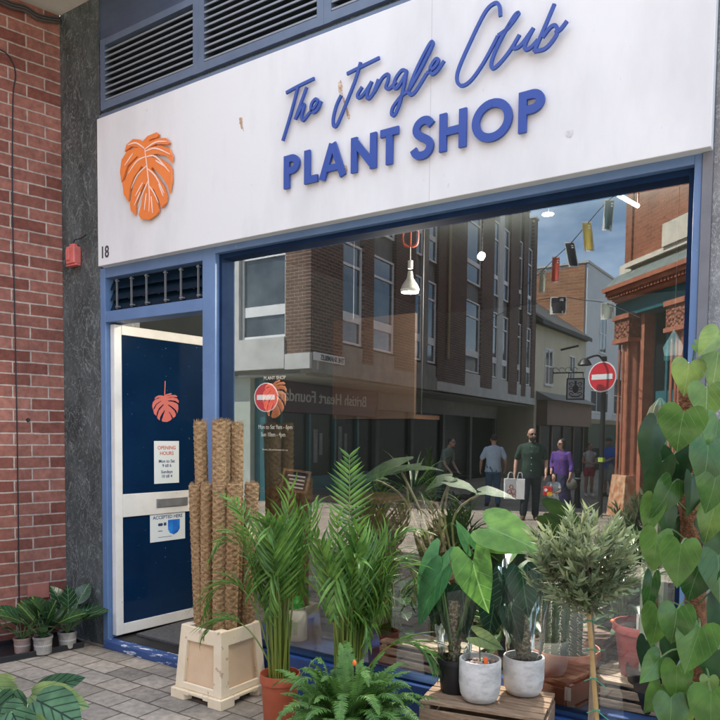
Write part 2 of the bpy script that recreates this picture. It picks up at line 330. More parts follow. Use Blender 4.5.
M['concrete_w'] = mat('pale_painted_concrete', (.52, .52, .50), .8, (.42, .42, .40), 2.5, 6, bump=.15)
M['spandrel'] = mat('grey_spandrel', (.20, .205, .2), .8, (.15, .155, .15), 3, bump=.1)
M['win_glass'] = mat('far_window_glass', (.02, .025, .03), .03, spec=.9, coat=.5)
M['win_glass_soft'] = mat('pale_blind_glass', (.10, .12, .13), .08, (.03, .035, .04), 1.2, spec=.8, coat=.3)
M['shop_dark'] = mat('dark_shop_glass', (.006, .011, .013), .2, (.014, .02, .022), 1.2, spec=.12)
M['teal'] = mat('teal_paint', (.02, .10, .12), .4, (.03, .13, .15), 5)
M['purple'] = mat('plum_fascia', (.075, .02, .05), .45)
M['soil'] = mat('potting_soil', (.02, .014, .01), .95, (.05, .035, .025), 60, bump=1, bscale=120)
M['terracotta'] = mat('terracotta_plastic', (.36, .075, .03), .5, (.42, .10, .045), 8)
M['maroon'] = mat('maroon_plastic', (.30, .055, .06), .45, (.36, .075, .075), 8)
M['brownpot'] = mat('brown_plastic', (.34, .105, .055), .5, (.40, .13, .07), 8)
M['whitepot'] = mat('marbled_ceramic', (.64, .63, .60), .5, (.42, .41, .385), 9, 8, lo=.44, hi=.60, stretch=(1, 1, 2.2))
M['bucket'] = mat('cream_plastic', (.74, .60, .40), .45, (.80, .68, .49), 7, bump=.03, fleck=(.50, .38, .25), fleck_scale=22, fleck_at=.66)
M['coir'] = mat('coir_fibre', (.24, .135, .06), .95, (.52, .34, .17), 60, 8, bump=1.0, bscale=160, lo=.3, hi=.7)
M['coir_dark'] = mat('wet_coir_fibre', (.11, .045, .018), .95, (.27, .11, .045), 60, 8, bump=1.0, bscale=160)
M['wood'] = mat('weathered_wood', (.17, .105, .06), .8, (.33, .225, .14), 7, 9, stretch=(1, 9, 9), bump=.35, bscale=18)
M['wood_y'] = mat('weathered_wood_side', (.16, .10, .06), .8, (.32, .22, .14), 7, 9, stretch=(9, 1, 9), bump=.35, bscale=18)
M['wood_grey'] = mat('grey_weathered_wood', (.16, .13, .10), .85, (.36, .30, .24), 6, 9, stretch=(1.2, 10, 10), bump=.4, bscale=16)
M['darkwood'] = mat('dark_wood', (.05, .025, .014), .6, (.09, .045, .022), 4, stretch=(1, 1, 8))
M['cane'] = mat('bamboo_cane', (.42, .27, .10), .5, (.5, .34, .15), 20)
M['tie'] = mat('green_plant_tie', (.03, .28, .16), .5)
M['orange_tag'] = mat('orange_tag', (.9, .16, .03), .5)
M['skin'] = mat('skin', (.48, .27, .19), .5, (.53, .31, .22), 10)
M['skin2'] = mat('tanned_skin', (.38, .20, .13), .5, (.43, .235, .16), 10)
M['hair'] = mat('dark_hair', (.02, .013, .01), .55, (.035, .022, .015), 40)
M['shoe_b'] = mat('brown_leather', (.10, .055, .03), .55)
M['shoe_w'] = mat('white_trainers', (.6, .6, .58), .6)
M['shoe_k'] = mat('black_shoes', (.015, .015, .017), .5)
# ================================================================== GROUND
M['setts'] = brickmat('paving_setts', (1, 0, 0), (.26, .232, .192), (.40, .355, .295), (.115, .098, .078), .235, .165, .011, (.03, .05), .9, .85, flat=True, grime=(.72, .72, .7))
m = MB(); ys = [60, 20, 5.9, 0, -2, -3.5, -5]+[-5-k for k in range(1, 12)]+[-20, -40, -90, -300]; xs = [-300, -60, -20, -8, -4, 0, 4, 8, 20, 60, 300]
m.add([(x, y, gz(-y+2*GLASS_Y)) for y in ys for x in xs], [(j*11+i, (j+1)*11+i, (j+1)*11+i+1, j*11+i+1) for j in range(len(ys)-1) for i in range(10)])
tag(m.build('street_paving', M['setts']), kind='structure')
# ================================================================== THE SHOP
shop = thing('plant_shop', 'plant shop with white fascia, royal blue lettering and big blue framed window', 'shop', (1.87, .3, 0))
FZ0, FZ1 = P(97.7, 266.5, -.075).z, P(97, 119.2, -.075).z
FX0, FX1 = P(97.5, 200, -.075).x, P(711, 147, -.075).x
M['inner_wall'] = mat('dark_green_inner_wall', (.010, .017, .018), .7, (.016, .024, .024), 3)
bx('marble_pier', (-.40, -.012, 0), (.055, .3, 4.29), M['marble'], shop)
bx('marble_pier', (3.748, -.015, 0), (5.6, .3, 4.29), M['marble_light'], shop)
bx('metal_trim', (3.712, -.03, 0), (3.747, .1, 4.29), M['trim'], shop)
bx('lintel', (.056, .002, 2.536), (3.711, .115, 3.548), M['marble'], shop)
bx('lintel_back', (-.2, .116, 2.75), (4.42, .3, 4.0), M['inner_wall'], shop)
bx('lintel_panel', (.056, -.004, 4.0), (3.711, .3, 4.289), M['lintel'], shop)
M['upper_brick'] = brickmat('shop_upper_brick', (1, 0, 0), (.22, .09, .06), (.28, .12, .08), (.3, .27, .24))
bx('upper_wall', (-.40, .01, 4.291), (5.6, 6.2, 8.6), M['upper_brick'], shop)
bx('side_wall', (4.42, .301, 0), (5.6, 6.2, 4.29), M['inner_wall'], shop)
bx('side_wall', (-.40, .301, 0), (-.2, 6.2, 4.29), M['inner_wall'], shop)
M['inner_floor'] = mat('dark_shop_floor', (.014, .013, .013), .5, (.024, .022, .02), 5)
bx('back_wall', (-.2, 5.4, 0), (4.42, 6.2, 4.29), M['inner_wall'], shop)
bx('ceiling', (-.2, .301, 3.05), (4.42, 5.4, 4.0), M['inner_wall'], shop)
bx('floor', (-.2, .02, 0), (4.42, 5.4, .055), M['inner_floor'], shop)
bx('door_mat', (.2, .14, .056), (1.0, 1.2, .07), mat('grey_door_mat', (.06, .06, .062), .95, (.10, .10, .10), 40, bump=.5), shop)
# louvre panels above the fascia
def bay(x0, x1):
    fr = MB()
    fr.box((x0, -.02, 3.55), (x0+.045, .1, 3.998)); fr.box((x1-.045, -.02, 3.55), (x1, .1, 3.998))
    fr.box((x0+.045, -.02, 3.552), (x1-.045, .1, 3.60)); fr.box((x0+.045, -.02, 3.955), (x1-.045, .1, 3.996)); fr.box((x0+.045, .085, 3.6), (x1-.045, .1, 3.955))
    f = fr.build('louvre_frame', M['blue_grey'], shop)
    a = MB(); n = 9
    for i in range(n):
        z = 3.608+i*(.345/n)
        a.cur = 0; a.prism([(x0+.047, -.008, z), (x0+.047, -.012, z+.005), (x0+.047, .07, z+.034), (x0+.047, .07, z+.028)], (x1-x0-.094, 0, 0))
        a.cur = 1; a.box((x0+.047, -.019, z-.003), (x1-.047, -.0125, z+.007))
    a.build('slats', [M['louvre'], M['louvre_edge']], f)
M['blue_grey'] = mat('blue_grey_paint', (.09, .125, .19), .45, (.115, .155, .225), 6)
bay(.075, .985); bay(.986, 1.90); bay(1.901, 2.81); bay(2.811, 3.711)
# fascia board
fas = bx('fascia_board', (FX0, -.075, FZ0), (FX1, -.012, FZ1), M['board'], shop, bevel=.003)
m = MB(); m.box((FX0+.01, -.068, FZ1+.001), (FX1-.01, -.012, FZ1+.022)); m.build('top_rail', M['blue_grey'], fas)
LY = -.095
def fp(u, v, y=LY): return P(u, v, y)
NR = V((0, -1, 0))
# capitals
z_lo = (fp(284, 190.5).z+fp(530, 129.0).z)/2; z_hi = (fp(284.5, 155.5).z+fp(390, 126.2).z+fp(545, 88.5).z)/3
def LX(u): return fp(u, 190.5-(u-284)*.25-15).x
def stroke_letter(ch, x0, x1, mb, w):
    W = x1-x0; H = z_hi-z_lo; n = [0]
    def st(pts, ww=w):
        n[0] += 1; mb.ribbon([V((x0+p[0]*W, LY, z_lo+p[1]*H)) for p in pts], ww, NR, .014, n[0]*.0004)
    hw = w/2/W; hz = w/2/H
    def arc(cx, cz, rx, rz, a0, a1, k=18): return [(cx+rx*math.cos(R_(a0+(a1-a0)*i/k)), cz+rz*math.sin(R_(a0+(a1-a0)*i/k))) for i in range(k+1)]
    if ch == 'P':
        st([(hw, 0), (hw, 1)]); r = .29-hz; st([(2*hw, 1-hz), (.5, 1-hz)]+arc(.5, 1-.29, .5-hw, r, 90, -90)[1:]+[(2*hw, 1-.58+hz)])
    if ch == 'L': st([(hw, 0), (hw, 1)]); st([(2*hw, hz), (1, hz)])
    if ch == 'A': st([(hw*1.05, 0), (.5-hw*.1, 1)]); st([(1-hw*1.05, 0), (.5+hw*.1, 1)]); st([(.24, .30), (.76, .30)], w*.9)
    if ch == 'N': st([(hw, 0), (hw, 1)]); st([(1-hw, 0), (1-hw, 1)]); st([(hw*.9, .92), (1-hw*.9, .08)], w*1.02)
    if ch == 'T': st([(.5, 0), (.5, 1-2*hz)]); st([(0, 1-hz), (1, 1-hz)])
    if ch == 'H': st([(hw, 0), (hw, 1)]); st([(1-hw, 0), (1-hw, 1)]); st([(2*hw, .5), (1-2*hw, .5)], w*.95)
    if ch == 'O': st(arc(.5, .5, .5-hw, .535-hz, 90, 450, 40))
    if ch == 'S': st([(p.x, p.z) for p in smooth_path([V((x, 0, z)) for x, z in [(.90, .80), (.74, .93), (.50, .96), (.27, .88), (.19, .735), (.30, .60), (.55, .49), (.78, .38), (.84, .22), (.70, .075), (.44, .03), (.2, .09), (.07, .24)]], 4)])
m = MB()
for ch, a, b in [('P', 283.6, 299.2), ('L', 304, 317.2), ('A', 318.6, 345.8), ('N', 350.7, 376), ('T', 380, 398), ('S', 411.6, 433.2), ('H', 439, 466), ('O', 471.6, 512), ('P', 518.2, 544.2)]:
    stroke_letter(ch, LX(a), LX(b), m, .036)
m.build('shop_lettering', M['letter'], fas)
# handwriting
def px(o, s, pts): return [(o[0]+x/s, o[1]+y/s) for x, y in pts]
SCR = [px((270, 60), 8, q) for q in [
    [(125, 260), (220, 208), (350, 145)], [(222, 205), (160, 440), (98, 645)],
    [(290, 215), (245, 340), (197, 475)],
    [(200, 470), (255, 370), (272, 355), (262, 400), (250, 450), (262, 482), (310, 425), (362, 365), (378, 322), (360, 312), (332, 345), (325, 390), (345, 418), (380, 388), (408, 327)]]]
SCR += [px((330, 30), 6, q) for q in [
    [(100, 262), (200, 212), (295, 165)], [(182, 192), (150, 300), (95, 440), (45, 560), (22, 577), (18, 530), (38, 450), (66, 390)],
    [(192, 340), (165, 385), (170, 407), (200, 385), (250, 308)], [(250, 308), (222, 380), (228, 412), (258, 380), (290, 295)],
    [(290, 295), (262, 378)], [(264, 376), (312, 290), (348, 266), (348, 300), (335, 345), (358, 350), (398, 310)],
    [(460, 248), (430, 243), (392, 295), (383, 342), (408, 343), (456, 262)], [(460, 245), (445, 330), (418, 440), (388, 508), (370, 505), (380, 460), (430, 395), (470, 368)],
    [(470, 368), (540, 245), (605, 115), (618, 78), (598, 85), (525, 225), (478, 345), (480, 388), (512, 370), (580, 262)],
    [(580, 262), (630, 222), (652, 182), (632, 178), (602, 228), (610, 264), (640, 250), (686, 185)]]]
SCR += [px((440, 0), 5.143, q) for q in [
    [(311, 85), (306, 32), (281, 18), (230, 68), (150, 230), (95, 360), (90, 420), (116, 442), (162, 412), (222, 328), (280, 222), (298, 185)],
    [(298, 185), (345, 150), (392, 90), (405, 68), (380, 88), (310, 210), (268, 310), (270, 352), (302, 333), (360, 262), (410, 180)],
    [(410, 180), (378, 238), (388, 250), (422, 228), (482, 145)], [(482, 145), (440, 228), (442, 256), (470, 245), (505, 205)],
    [(590, 22), (540, 140), (485, 268)], [(487, 266), (545, 250), (598, 185), (600, 138), (572, 140), (528, 195)], [(592, 172), (622, 152), (655, 110)]]]
m = MB()
for i, q in enumerate(SCR):
    m.ribbon(smooth_path([fp(*p) for p in q], 6), .0150, NR, .011, i*.0004)
m.build('script_lettering', M['letter'], fas)
# leaf emblem
LEAF = [(212,140),(245,105),(305,80),(320,95),(306,113),(262,128),(250,142),(310,120),(365,118),(392,150),(378,160),(300,158),(258,178),(330,166),(385,185),(408,235),(405,278),(368,236),(310,222),(262,228),(275,243),(330,252),(380,285),(400,315),(402,400),(388,482),(378,430),(330,360),(276,308),(268,320),(310,372),(350,430),(372,500),(365,542),(335,577),(318,520),(284,448),(278,460),(300,505),(320,592),(300,622),(255,654),(200,647),(187,620),(202,560),(231,420),(222,420),(187,500),(166,560),(162,622),(135,592),(130,550),(152,430),(216,310),(204,303),(152,380),(127,460),(118,532),(90,490),(80,412),(100,388),(122,310),(186,240),(174,238),(112,300),(75,408),(65,340),(75,260),(110,205),(165,180),(190,178),(140,172),(95,205),(108,160),(150,125),(195,128)]
VEIN = [[(228,190),(245,330),(258,480),(255,600)],[(232,240),(175,270),(120,350)],[(240,300),(180,360),(140,450)],[(250,400),(215,480),(180,570)],[(240,240),(300,240),(390,340)],[(248,320),(300,370),(355,480)],[(256,430),(290,480),(318,545)],[(225,185),(170,150),(115,165)],[(230,190),(300,145),(375,140)],[(232,205),(300,185),(395,225)],[(238,480),(225,590)],[(270,500),(280,610)],[(300,265),(370,310)],[(150,220),(95,300)],[(215,410),(165,500)],[(320,420),(350,500)],[(200,470),(160,560)]]
def emblem(to, nrm, depth, mb_leaf, mb_line=None, lw=.003):
    pts = [to(x, y) for x, y in LEAF]; nrm = V(nrm); n = len(pts)
    bm = bmesh.new(); f = bm.faces.new([bm.verts.new(p) for p in pts]); f.normal_update()
    bmesh.ops.triangulate(bm, faces=[f]); bm.verts.index_update()
    idx = [[v.index for v in q.verts] for q in bm.faces]; bm.free()
    mb_leaf.add([p+nrm*0 for p in pts], [t if (pts[t[1]]-pts[t[0]]).cross(pts[t[2]]-pts[t[0]]).dot(nrm) > 0 else t[::-1] for t in idx])
    mb_leaf.add(pts+[p-nrm*depth for p in pts], [(i, (i+1) % n, n+(i+1) % n, n+i) for i in range(n)])
    if mb_line:
        for k, q in enumerate(VEIN): mb_line.ribbon(smooth_path([to(*p) for p in q], 4), [lw*(.4+.6*math.sin(PI*min(1, (j+1)/(4*(len(q)-1)+1)))) for j in range(4*(len(q)-1)+1)], nrm, .0008, .0012+k*.00005)
m = MB(); ml = MB(); emblem(lambda x, y: fp(110+x/6.55, 120+y/6.55), NR, .013, m, ml, .009)
lo = m.build('leaf_emblem', M['orange'], fas); ml.build('veins', M['cream_line'], lo)
bx('panel_joint', (P(431, 80, -.075).x-.0012, -.0756, FZ0+.002), (P(431, 80, -.075).x+.0012, -.074, FZ1-.002), mat('joint_shadow_gap', (.48, .49, .5), .6), fas)
# house number, flaking paint
m = text_mb('18', .105, P(100.5, 258.5, -.0752), (1, 0, 0), (0, 0, 1), .003, bold=.002, sx=.85); m.build('house_number', mat('grey_number', (.06, .06, .065), .5), fas)
M['smudge'] = mat('grey_smudge', (.5, .5, .5), .7, (.66, .67, .69), 60)
M['flake'] = mat('bare_board_under_paint', (.36, .22, .11), .8, (.62, .52, .42), 70, lo=.45, hi=.6)
def flake(pts, name='flaked_paint', mt='flake'):
    pp = [P(u, v, -.0762) for u, v in pts]; c = sum(pp, V((0, 0, 0)))/len(pp); q = []
    for i, p in enumerate(pp):
        nx = pp[(i+1) % len(pp)]
        for k in range(4):
            t = k/4; s = p.lerp(nx, t); q.append(s+(s-c)*random.uniform(-.22, .18)+V((0, .0, 0)))
    bb = MB(); bb.add([c]+q, [(0, 1+(i+1) % len(q), 1+i) for i in range(len(q))]); bb.build(name, M[mt], fas)
flake([(239, 117), (242.5, 117), (242.5, 124), (244, 131), (241.5, 129), (239.5, 123)])
flake([(338.5, 81), (341, 80), (343, 87), (342.5, 94), (340, 95), (338, 88)])
flake([(341.5, 95), (344, 97), (346.5, 106), (350, 116), (349, 119.5), (347, 116), (345, 106)])
flake([(344, 165), (347, 165), (347.5, 172), (345, 173)]); flake([(565.5, 131), (572, 129.5), (574, 133), (570, 138), (566, 137)], 'grey_smudge', 'smudge')
# frames of door and window
FT = -.022; FB = .10; ZT = P(206, 247, FT).z
fr = MB()
fr.box((.056, FT, 0), (.108, FB, 2.534)); fr.box((1.018, FT, 0), (1.122, FB, 2.534)); fr.box((3.682, FT, 0), (3.711, FB, 2.534))
fr.box((.108, FT, 2.468), (1.018, FB, 2.5345)); fr.box((1.122, FT, 2.497), (3.682, FB, 2.5345)); fr.box((.108, FT, 2.178), (1.018, FB, 2.25))
fo = fr.build('shop_frame', M['blue'], shop, bevel=.003)
rb = MB(); t_ = .022
rb.box((1.123, FT+.035, .225), (1.123+t_, FB+.02, 2.4965)); rb.box((3.681-t_, FT+.035, .225), (3.681, FB+.02, 2.4965)); rb.box((1.123+t_, FT+.035, 2.471), (3.681-t_, FB+.02, 2.4965)); rb.box((1.123+t_, FT+.035, .2255), (3.681-t_, FB+.02, .2365))
rb.build('window_bead', M['navy'], fo)  # shade of the recessed blue reveal put into a dark navy colour
bx('stallriser', (1.124, -.018, 0), (3.681, .1, .224), M['bluedeck'], shop, bevel=.004)
bx('window_deck', (1.124, .101, .056), (4.0, .85, .222), M['bluedeck'], shop)
bx('threshold', (.109, -.06, 0), (1.017, .14, .052), mat('worn_blue_step', (.03, .07, .20), .6, (.55, .58, .62), 9, 6, lo=.55, hi=.60, stretch=(1, 3, 4), bump=.1), shop, bevel=.006)
M['glass'] = glassmat('shop_window_glass', .14)
g = MB(); g.add([(1.123+t_, GLASS_Y, .2365), (3.681-t_, GLASS_Y, .2365), (3.681-t_, GLASS_Y, 2.471), (1.123+t_, GLASS_Y, 2.471)], [(0, 1, 2, 3)])
wg = g.build('window_glass', M['glass'], shop)
# transfers stuck on the window
m = MB(); GY = GLASS_Y+.004
emblem(lambda x, y: P(262.5+(x-65)*.070, 381+(y-80)*.0665-(x-65)*.006, GY), NR, .0008, m)
mg = MB(); 
m.build('window_emblem', mat('faded_orange_transfer', (.78, .36, .18), .5), wg)
def wtext(s, u, v, size, al='CENTER', sx=1): text_mb(s, size, P(u, v, GY-.002), (1, 0, 0), (0, 0, 1), .0006, al, sx=sx).build('window_lettering', M['white'], wg)
wtext('PLANT SHOP', 274.5, 379.5, .028); wtext('Mon to Sat 9am - 6pm', 275, 429, .034, sx=.82); wtext('Sun 10am - 4pm', 273, 436.5, .034, sx=.82); wtext('Flowers, Gifts and Homeware for you', 275, 450.5, .013, sx=.95)
# transom louvres above the door
tp = thing('transom_glazing', None, None, (.56, .03, 2.36)); tp.parent = shop; tp.location = V((.56, .03, 2.36))-shop.location
gl = MB(); M['alu'] = mat('dull_aluminium', (.22, .23, .235), .5, metal=.4)
for k in range(6):
    bk = MB()
    x = P([117, 131.5, 146.5, 165.5, 181, 198.5][k], 290, .0).x
    bk.box((x-.003, -.006, 2.262), (x+.003, .006, 2.455)); bk.box((x-.010, -.008, 2.440), (x+.010, .012, 2.447)); bk.box((x-.006, -.009, 2.270), (x+.022, .012, 2.279))
    bk.build('blade_bracket', M['alu'], tp)
    bx('lever', (x+.058, .045, 2.265), (x+.064, .05, 2.39), M['alu'], tp)
for k in range(3): gl.prism([(.112, .015, 2.26+k*.068), (.112, .021, 2.26+k*.068), (.112, .05, 2.33+k*.068), (.112, .044, 2.33+k*.068)], (.9, 0, 0))
gl.build('glass_blades', mat('dark_blade_glass', (.004, .014, .026), .25, spec=.2), tp)
bx('transom_back', (.109, .085, 2.251), (1.017, .098, 2.467), M['navy'], shop)
# the open door
lean = R_(4.0); DD = V((math.sin(lean), math.cos(lean), 0)); DN = V((math.cos(lean), -math.sin(lean), 0)); UP = V((0, 0, 1)); H0 = V((.112, .012, 0))
def dpt(u, v): # a sight line met by the face of the door leaf
    p = PL(u, v, H0+DN*.045, DN); q = p-H0; return q.dot(DD), p.z
door = thing('door', None, None, H0+V((0, 0, .06))); door.parent = shop; door.location = H0+V((0, 0, .06))-shop.location
Wd = .88; zb, zt = .075, 2.168
s_in = dpt(122.5, 450)[0]; r0 = dpt(160, 501-9)[1]; r1 = dpt(160, 514)[1]; zl = dpt(123, 624)[1]; zu = dpt(123, 335)[1]
df = MB()
for a, b in [((0, 0, zb), (s_in, .045, zt)), ((Wd-.09, 0, zb), (Wd, .045, zt)), ((s_in, 0, zb), (Wd-.09, .0449, zl)), ((s_in, 0, zu), (Wd-.09, .0449, zt)), ((s_in, 0, r1), (Wd-.09, .0449, r0))]: df.obox(H0, DD, DN, UP, a, b)
df.build('door_frame', M['white_frame'], door, bevel=.003)
dp = MB(); dp.obox(H0, DD, DN, UP, (s_in, .006, zl), (Wd-.09, .032, r1)); dp.obox(H0, DD, DN, UP, (s_in, .006, r0), (Wd-.09, .032, zu)); dpn = dp.build('door_panel', M['navy_gloss'], door)
a0, za = dpt(156.5, 507.5); a1, zb_ = dpt(187, 496.5); lb = MB(); lb.obox(H0, DD, DN, UP, (a0, .0452, min(za, zb_)), (a1, .056, max(za, zb_))); lb.build('letterbox', M['steel'], door, bevel=.003)
def dto(off): return lambda s, z: H0+DD*s+DN*(.032+off)+UP*z
m = MB(); em = dto(.004)
def dl(x, y):
    s, z = dpt(153+(x-65)*.0775, 393+(y-80)*.0505); return em(s*1.0, z)
emblem(dl, DN, .003, m); c = dto(.004)
s0, z0 = dpt(166, 381); s1, z1 = dpt(165.5, 395); m.ribbon([c(s0, z0), c(s1, z1)], .008, DN, .002)
m.build('door_emblem', M['redleaf'], door)
def notice(u0, v0, u1, v1, lab, name, lines):
    s0, zt_ = dpt(u0, v0); s1, zb2 = dpt(u1, v1); zb2 = dpt(u0, v1+2)[1]
    t = thing(name, lab, 'notice', dto(.001)(s0, zb2)); b = MB(); b.obox(H0, DD, DN, UP, (s0, .0322, zb2), (s1, .0345, zt_)); b.build('paper', M['paper'], t)
    for body, fy, size, mt, nm in lines:
        q = text_mb(body, size, dto(.0028)((s0+s1)/2, zt_-(zt_-zb2)*fy), DD, UP, .0006, 'CENTER', bold=.0006); q.build(nm, mt, t)
    return t, s0, s1, zb2, zt_
notice(155, 441, 180, 482, 'tall white notice with red and navy opening hours stuck on the open door', 'opening_hours_notice',
       [('OPENING', .20, .036, M['redink'], 'heading'), ('HOURS', .33, .036, M['redink'], 'heading'), ('Mon to Sat', .51, .031, M['ink'], 'print'), ('9 till 6', .615, .031, M['ink'], 'print'), ('Sundays', .76, .031, M['ink'], 'print'), ('10 till 4', .865, .031, M['ink'], 'print')])
t, s0, s1, zb2, zt_ = notice(151, 514.5, 186, 541, 'white card payment notice with a blue shield below the letterbox', 'payment_notice', [('ACCEPTED HERE', .2, .034, M['ink'], 'heading')])
hh = zt_-zb2; ww = s1-s0; b = MB(); c = dto(.0031)
b.prism([c(s0+ww*x, zb2+hh*z) for x, z in [(.50, .74), (.84, .74), (.84, .40), (.78, .27), (.67, .2), (.56, .26), (.50, .4)]], DN*.0008); b.build('shield', mat('royal_blue_print', (.015, .06, .36), .3, (.03, .25, .75), 9), t)
b = MB()
for x, z, r in [(.26, .60, .045), (.31, .60, .045)]: b.prism([c(s0+ww*(x+r*math.cos(k)), zb2+hh*(z+r*1.2*math.sin(k))) for k in [2*PI*j/12 for j in range(12)]], DN*(.0006+.0002*(x > .3)))
b.obox(H0, DD, DN, UP, (s0+ww*.38, .0346, zb2+hh*.55), (s0+ww*.45, .0354, zb2+hh*.66)); b.obox(H0, DD, DN, UP, (s0+ww*.22, .0346, zb2+hh*.14), (s0+ww*.6, .0352, zb2+hh*.155)); b.obox(H0, DD, DN, UP, (s0+ww*.22, .0346, zb2+hh*.36), (s0+ww*.34, .0352, zb2+hh*.385))
b.build('print', M['ink'], t)
# alarm box on the pier
q = P(77.5, 256, -.012); ab = thing('alarm_box', 'small coral painted alarm box on the dark marble pier', 'alarm box', q)
m = MB(); m.box(q+V((-.048, -.06, -.062)), q+V((.045, -.0005, .055))); m.build('housing', M['coral'], ab, bevel=.008)
m = MB(); m.box(q+V((-.036, -.068, -.04)), q+V((.002, -.0605, .035))); m.build('cover', M['coral'], ab, bevel=.003)
m = MB(); m.box(q+V((-.06, -.05, -.075)), q+V((.055, -.012, -.0625))); m.build('bracket', M['coral'], ab, bevel=.003); m = MB(); m.box(q+V((-.03, -.04, .0555)), q+V((.02, -.012, .075))); m.build('cable_gland', M['coral'], ab, bevel=.003)
m = MB(); m.tube(smooth_path([q+V((.0, -.03, .076)), q+V((.02, -.03, .10)), q+V((.07, -.018, .105)), q+V((.125, -.02, .12))]), .004, 6); m.build('wire', M['black'], ab, smooth=True)
# ================================================================== THE BRICK BUILDING NEXT DOOR
SP = R_(13); BD = V((-math.sin(SP), -math.cos(SP), 0)); BN = V((math.cos(SP), -math.sin(SP), 0)); B0 = V((-.372, -.013, 0))
M['brick'] = brickmat('red_brick', BD, (.20, .07, .052), (.37, .165, .125), (.50, .42, .36), .2325, .0800, .012, (.03, .0), .9, .85, grime=(.66, .64, .64))
bb = thing('brick_building', 'red brick building end wall beside the dark marble pier', 'building', B0+BD*.8)
m = MB(); m.prism([B0, B0+BD*1.55, B0+BD*1.55+V((-4, 0, 0)), B0+V((-4, 0, 0))], (0, 0, 7.5)); m.build('wall', M['brick'], bb)
m = MB(); m.box((-1.3, -.95, 4.292), (.75, -.013, 4.5)); m.build('soffit', M['soffit'], bb)
def wpt(u, v, off=.0): return PL(u, v, B0+BN*off, BN)
a = wpt(27.5, 600, .001); b2 = wpt(48.5, 582, .001); m = MB(); m.obox(B0, BD, BN, UP, ((a-B0).dot(BD), .0005, a.z), ((b2-B0).dot(BD), .012, b2.z)); m.build('air_brick', mat('clay_plate', (.32, .11, .085), .7, (.37, .14, .1), 12), bb, bevel=.003)
m = MB(); c0 = wpt(28, 420, .0); m.tube([c0, c0+BN*.018], [.014, .011], 10); m.build('wall_stud', M['black'], bb)
m = MB(); m.tube(smooth_path([wpt(u, v, .006) for u, v in [(-9, 47), (0, 49.5), (8, 55), (14, 66), (15.5, 78), (13, 100), (12.5, 200), (14.5, 300), (17.5, 450), (19.3, 610)]]), .0042, 6)
tag(m.build('wall_cable', M['black'], None, smooth=True, loc=wpt(19, 610)), 'thin black cable hanging down the red brick wall', 'cable')
m = MB()
for k, dv in enumerate((0, 2.6, 5.2)): m.tube(smooth_path([wpt(u, v+dv, .014+.006*k) for u, v in [(-10, -8), (10, 2), (25, 6), (38, 14), (50, 16.5), (60, 18)]]), .008, 6)
tag(m.build('cable_bundle', mat('grey_cable', (.07, .06, .055), .6), None, smooth=True, loc=wpt(30, 10)), 'bundle of grey cables running under the cream soffit along the brick wall', 'cable')
# ================================================================== ACROSS THE STREET (what the window mirrors; surveyed on the far side of the glass, built on the near side)
def mthing(name, label, cat, p, group=None): return thing(name, label, cat, mir(p), group)
CZ = -.15
C = V((-5.69, 9.58, 0)); AD = V((-.087, .996, 0)).normalized(); AN = V((AD.y, -AD.x, 0)); EX = V((-1, 0, 0)); FN = V((0, -1, 0))
cb = mthing('corner_building', 'dark brick office block on the corner over recessed shops, mirrored in the window', 'building', C+V((-2, 4, CZ)))
mAD = V((AD.x, -AD.y, 0))
M['dbrick'] = brickmat('dark_brown_brick', mAD, (.085, .05, .042), (.15, .085, .065), (.33, .30, .27), .2325, .078, .015)
M['dbrick_x'] = brickmat('brown_front_brick', (1, 0, 0), (.14, .085, .062), (.19, .115, .082), (.36, .33, .28), .2325, .078, .012)
mb = MB(); q0 = C+AN*-.125+AD*.13; q1 = C+AN*-.125+AD*17.85; mb.prism([q0+UP*2.86, q1+UP*2.86, q1+V((-13, 0, 2.86)), V((q0.x-13, q0.y, 2.86))], (0, 0, 7.86)); mb.obox(C, EX, FN, UP, (1.5, -12, 2.96), (24, -.125, 10.7)); mb.obox(C, EX, FN, UP, (.2, -.9, 2.97), (1.5, -.125, 10.7))
mb.build('core_wall', M['spandrel'], cb, mirror=True)
# brick piers of the side street face
pr = MB()
for s0, s1, zb in [(0, 1.39, 3.25), (2.41, 2.94, 3.25), (4.2, 5.46, 3.2), (7.1, 9.5, 3.15), (11.0, 12.26, 3.2), (14.22, 15.35, 3.15), (15.95, 16.6, 3.15), (17.4, 17.9, 2.9)]:
    pr.obox(C, AD, AN, UP, (s0, -.13, zb), (s1, .0, 10.78))
pr.build('brick_piers', M['dbrick'], cb, mirror=True)
pf = MB(); pf.obox(C, EX, FN, UP, (.012, -.13, 3.27), (.73, -.002, 10.78)); pf.build('brick_front', M['dbrick_x'], cb, mirror=True); pf = MB(); pf.obox(C, EX, FN, UP, (5.6, -.13, 3.27), (7.0, -.002, 10.78)); pf.build('brick_front', M['dbrick_x'], cb, mirror=True)
for s0, s1 in [(0, 1.39), (2.41, 2.94), (4.2, 5.46), (7.1, 9.5), (11, 12.26), (14.22, 15.35), (15.95, 16.6), (17.4, 17.9)]: cp = MB(); cp.obox(C, AD, AN, UP, (s0-.03, -.3, 10.781), (s1+.03, .05, 10.86)); cp.build('coping', M['concrete_w'], cb, mirror=True)
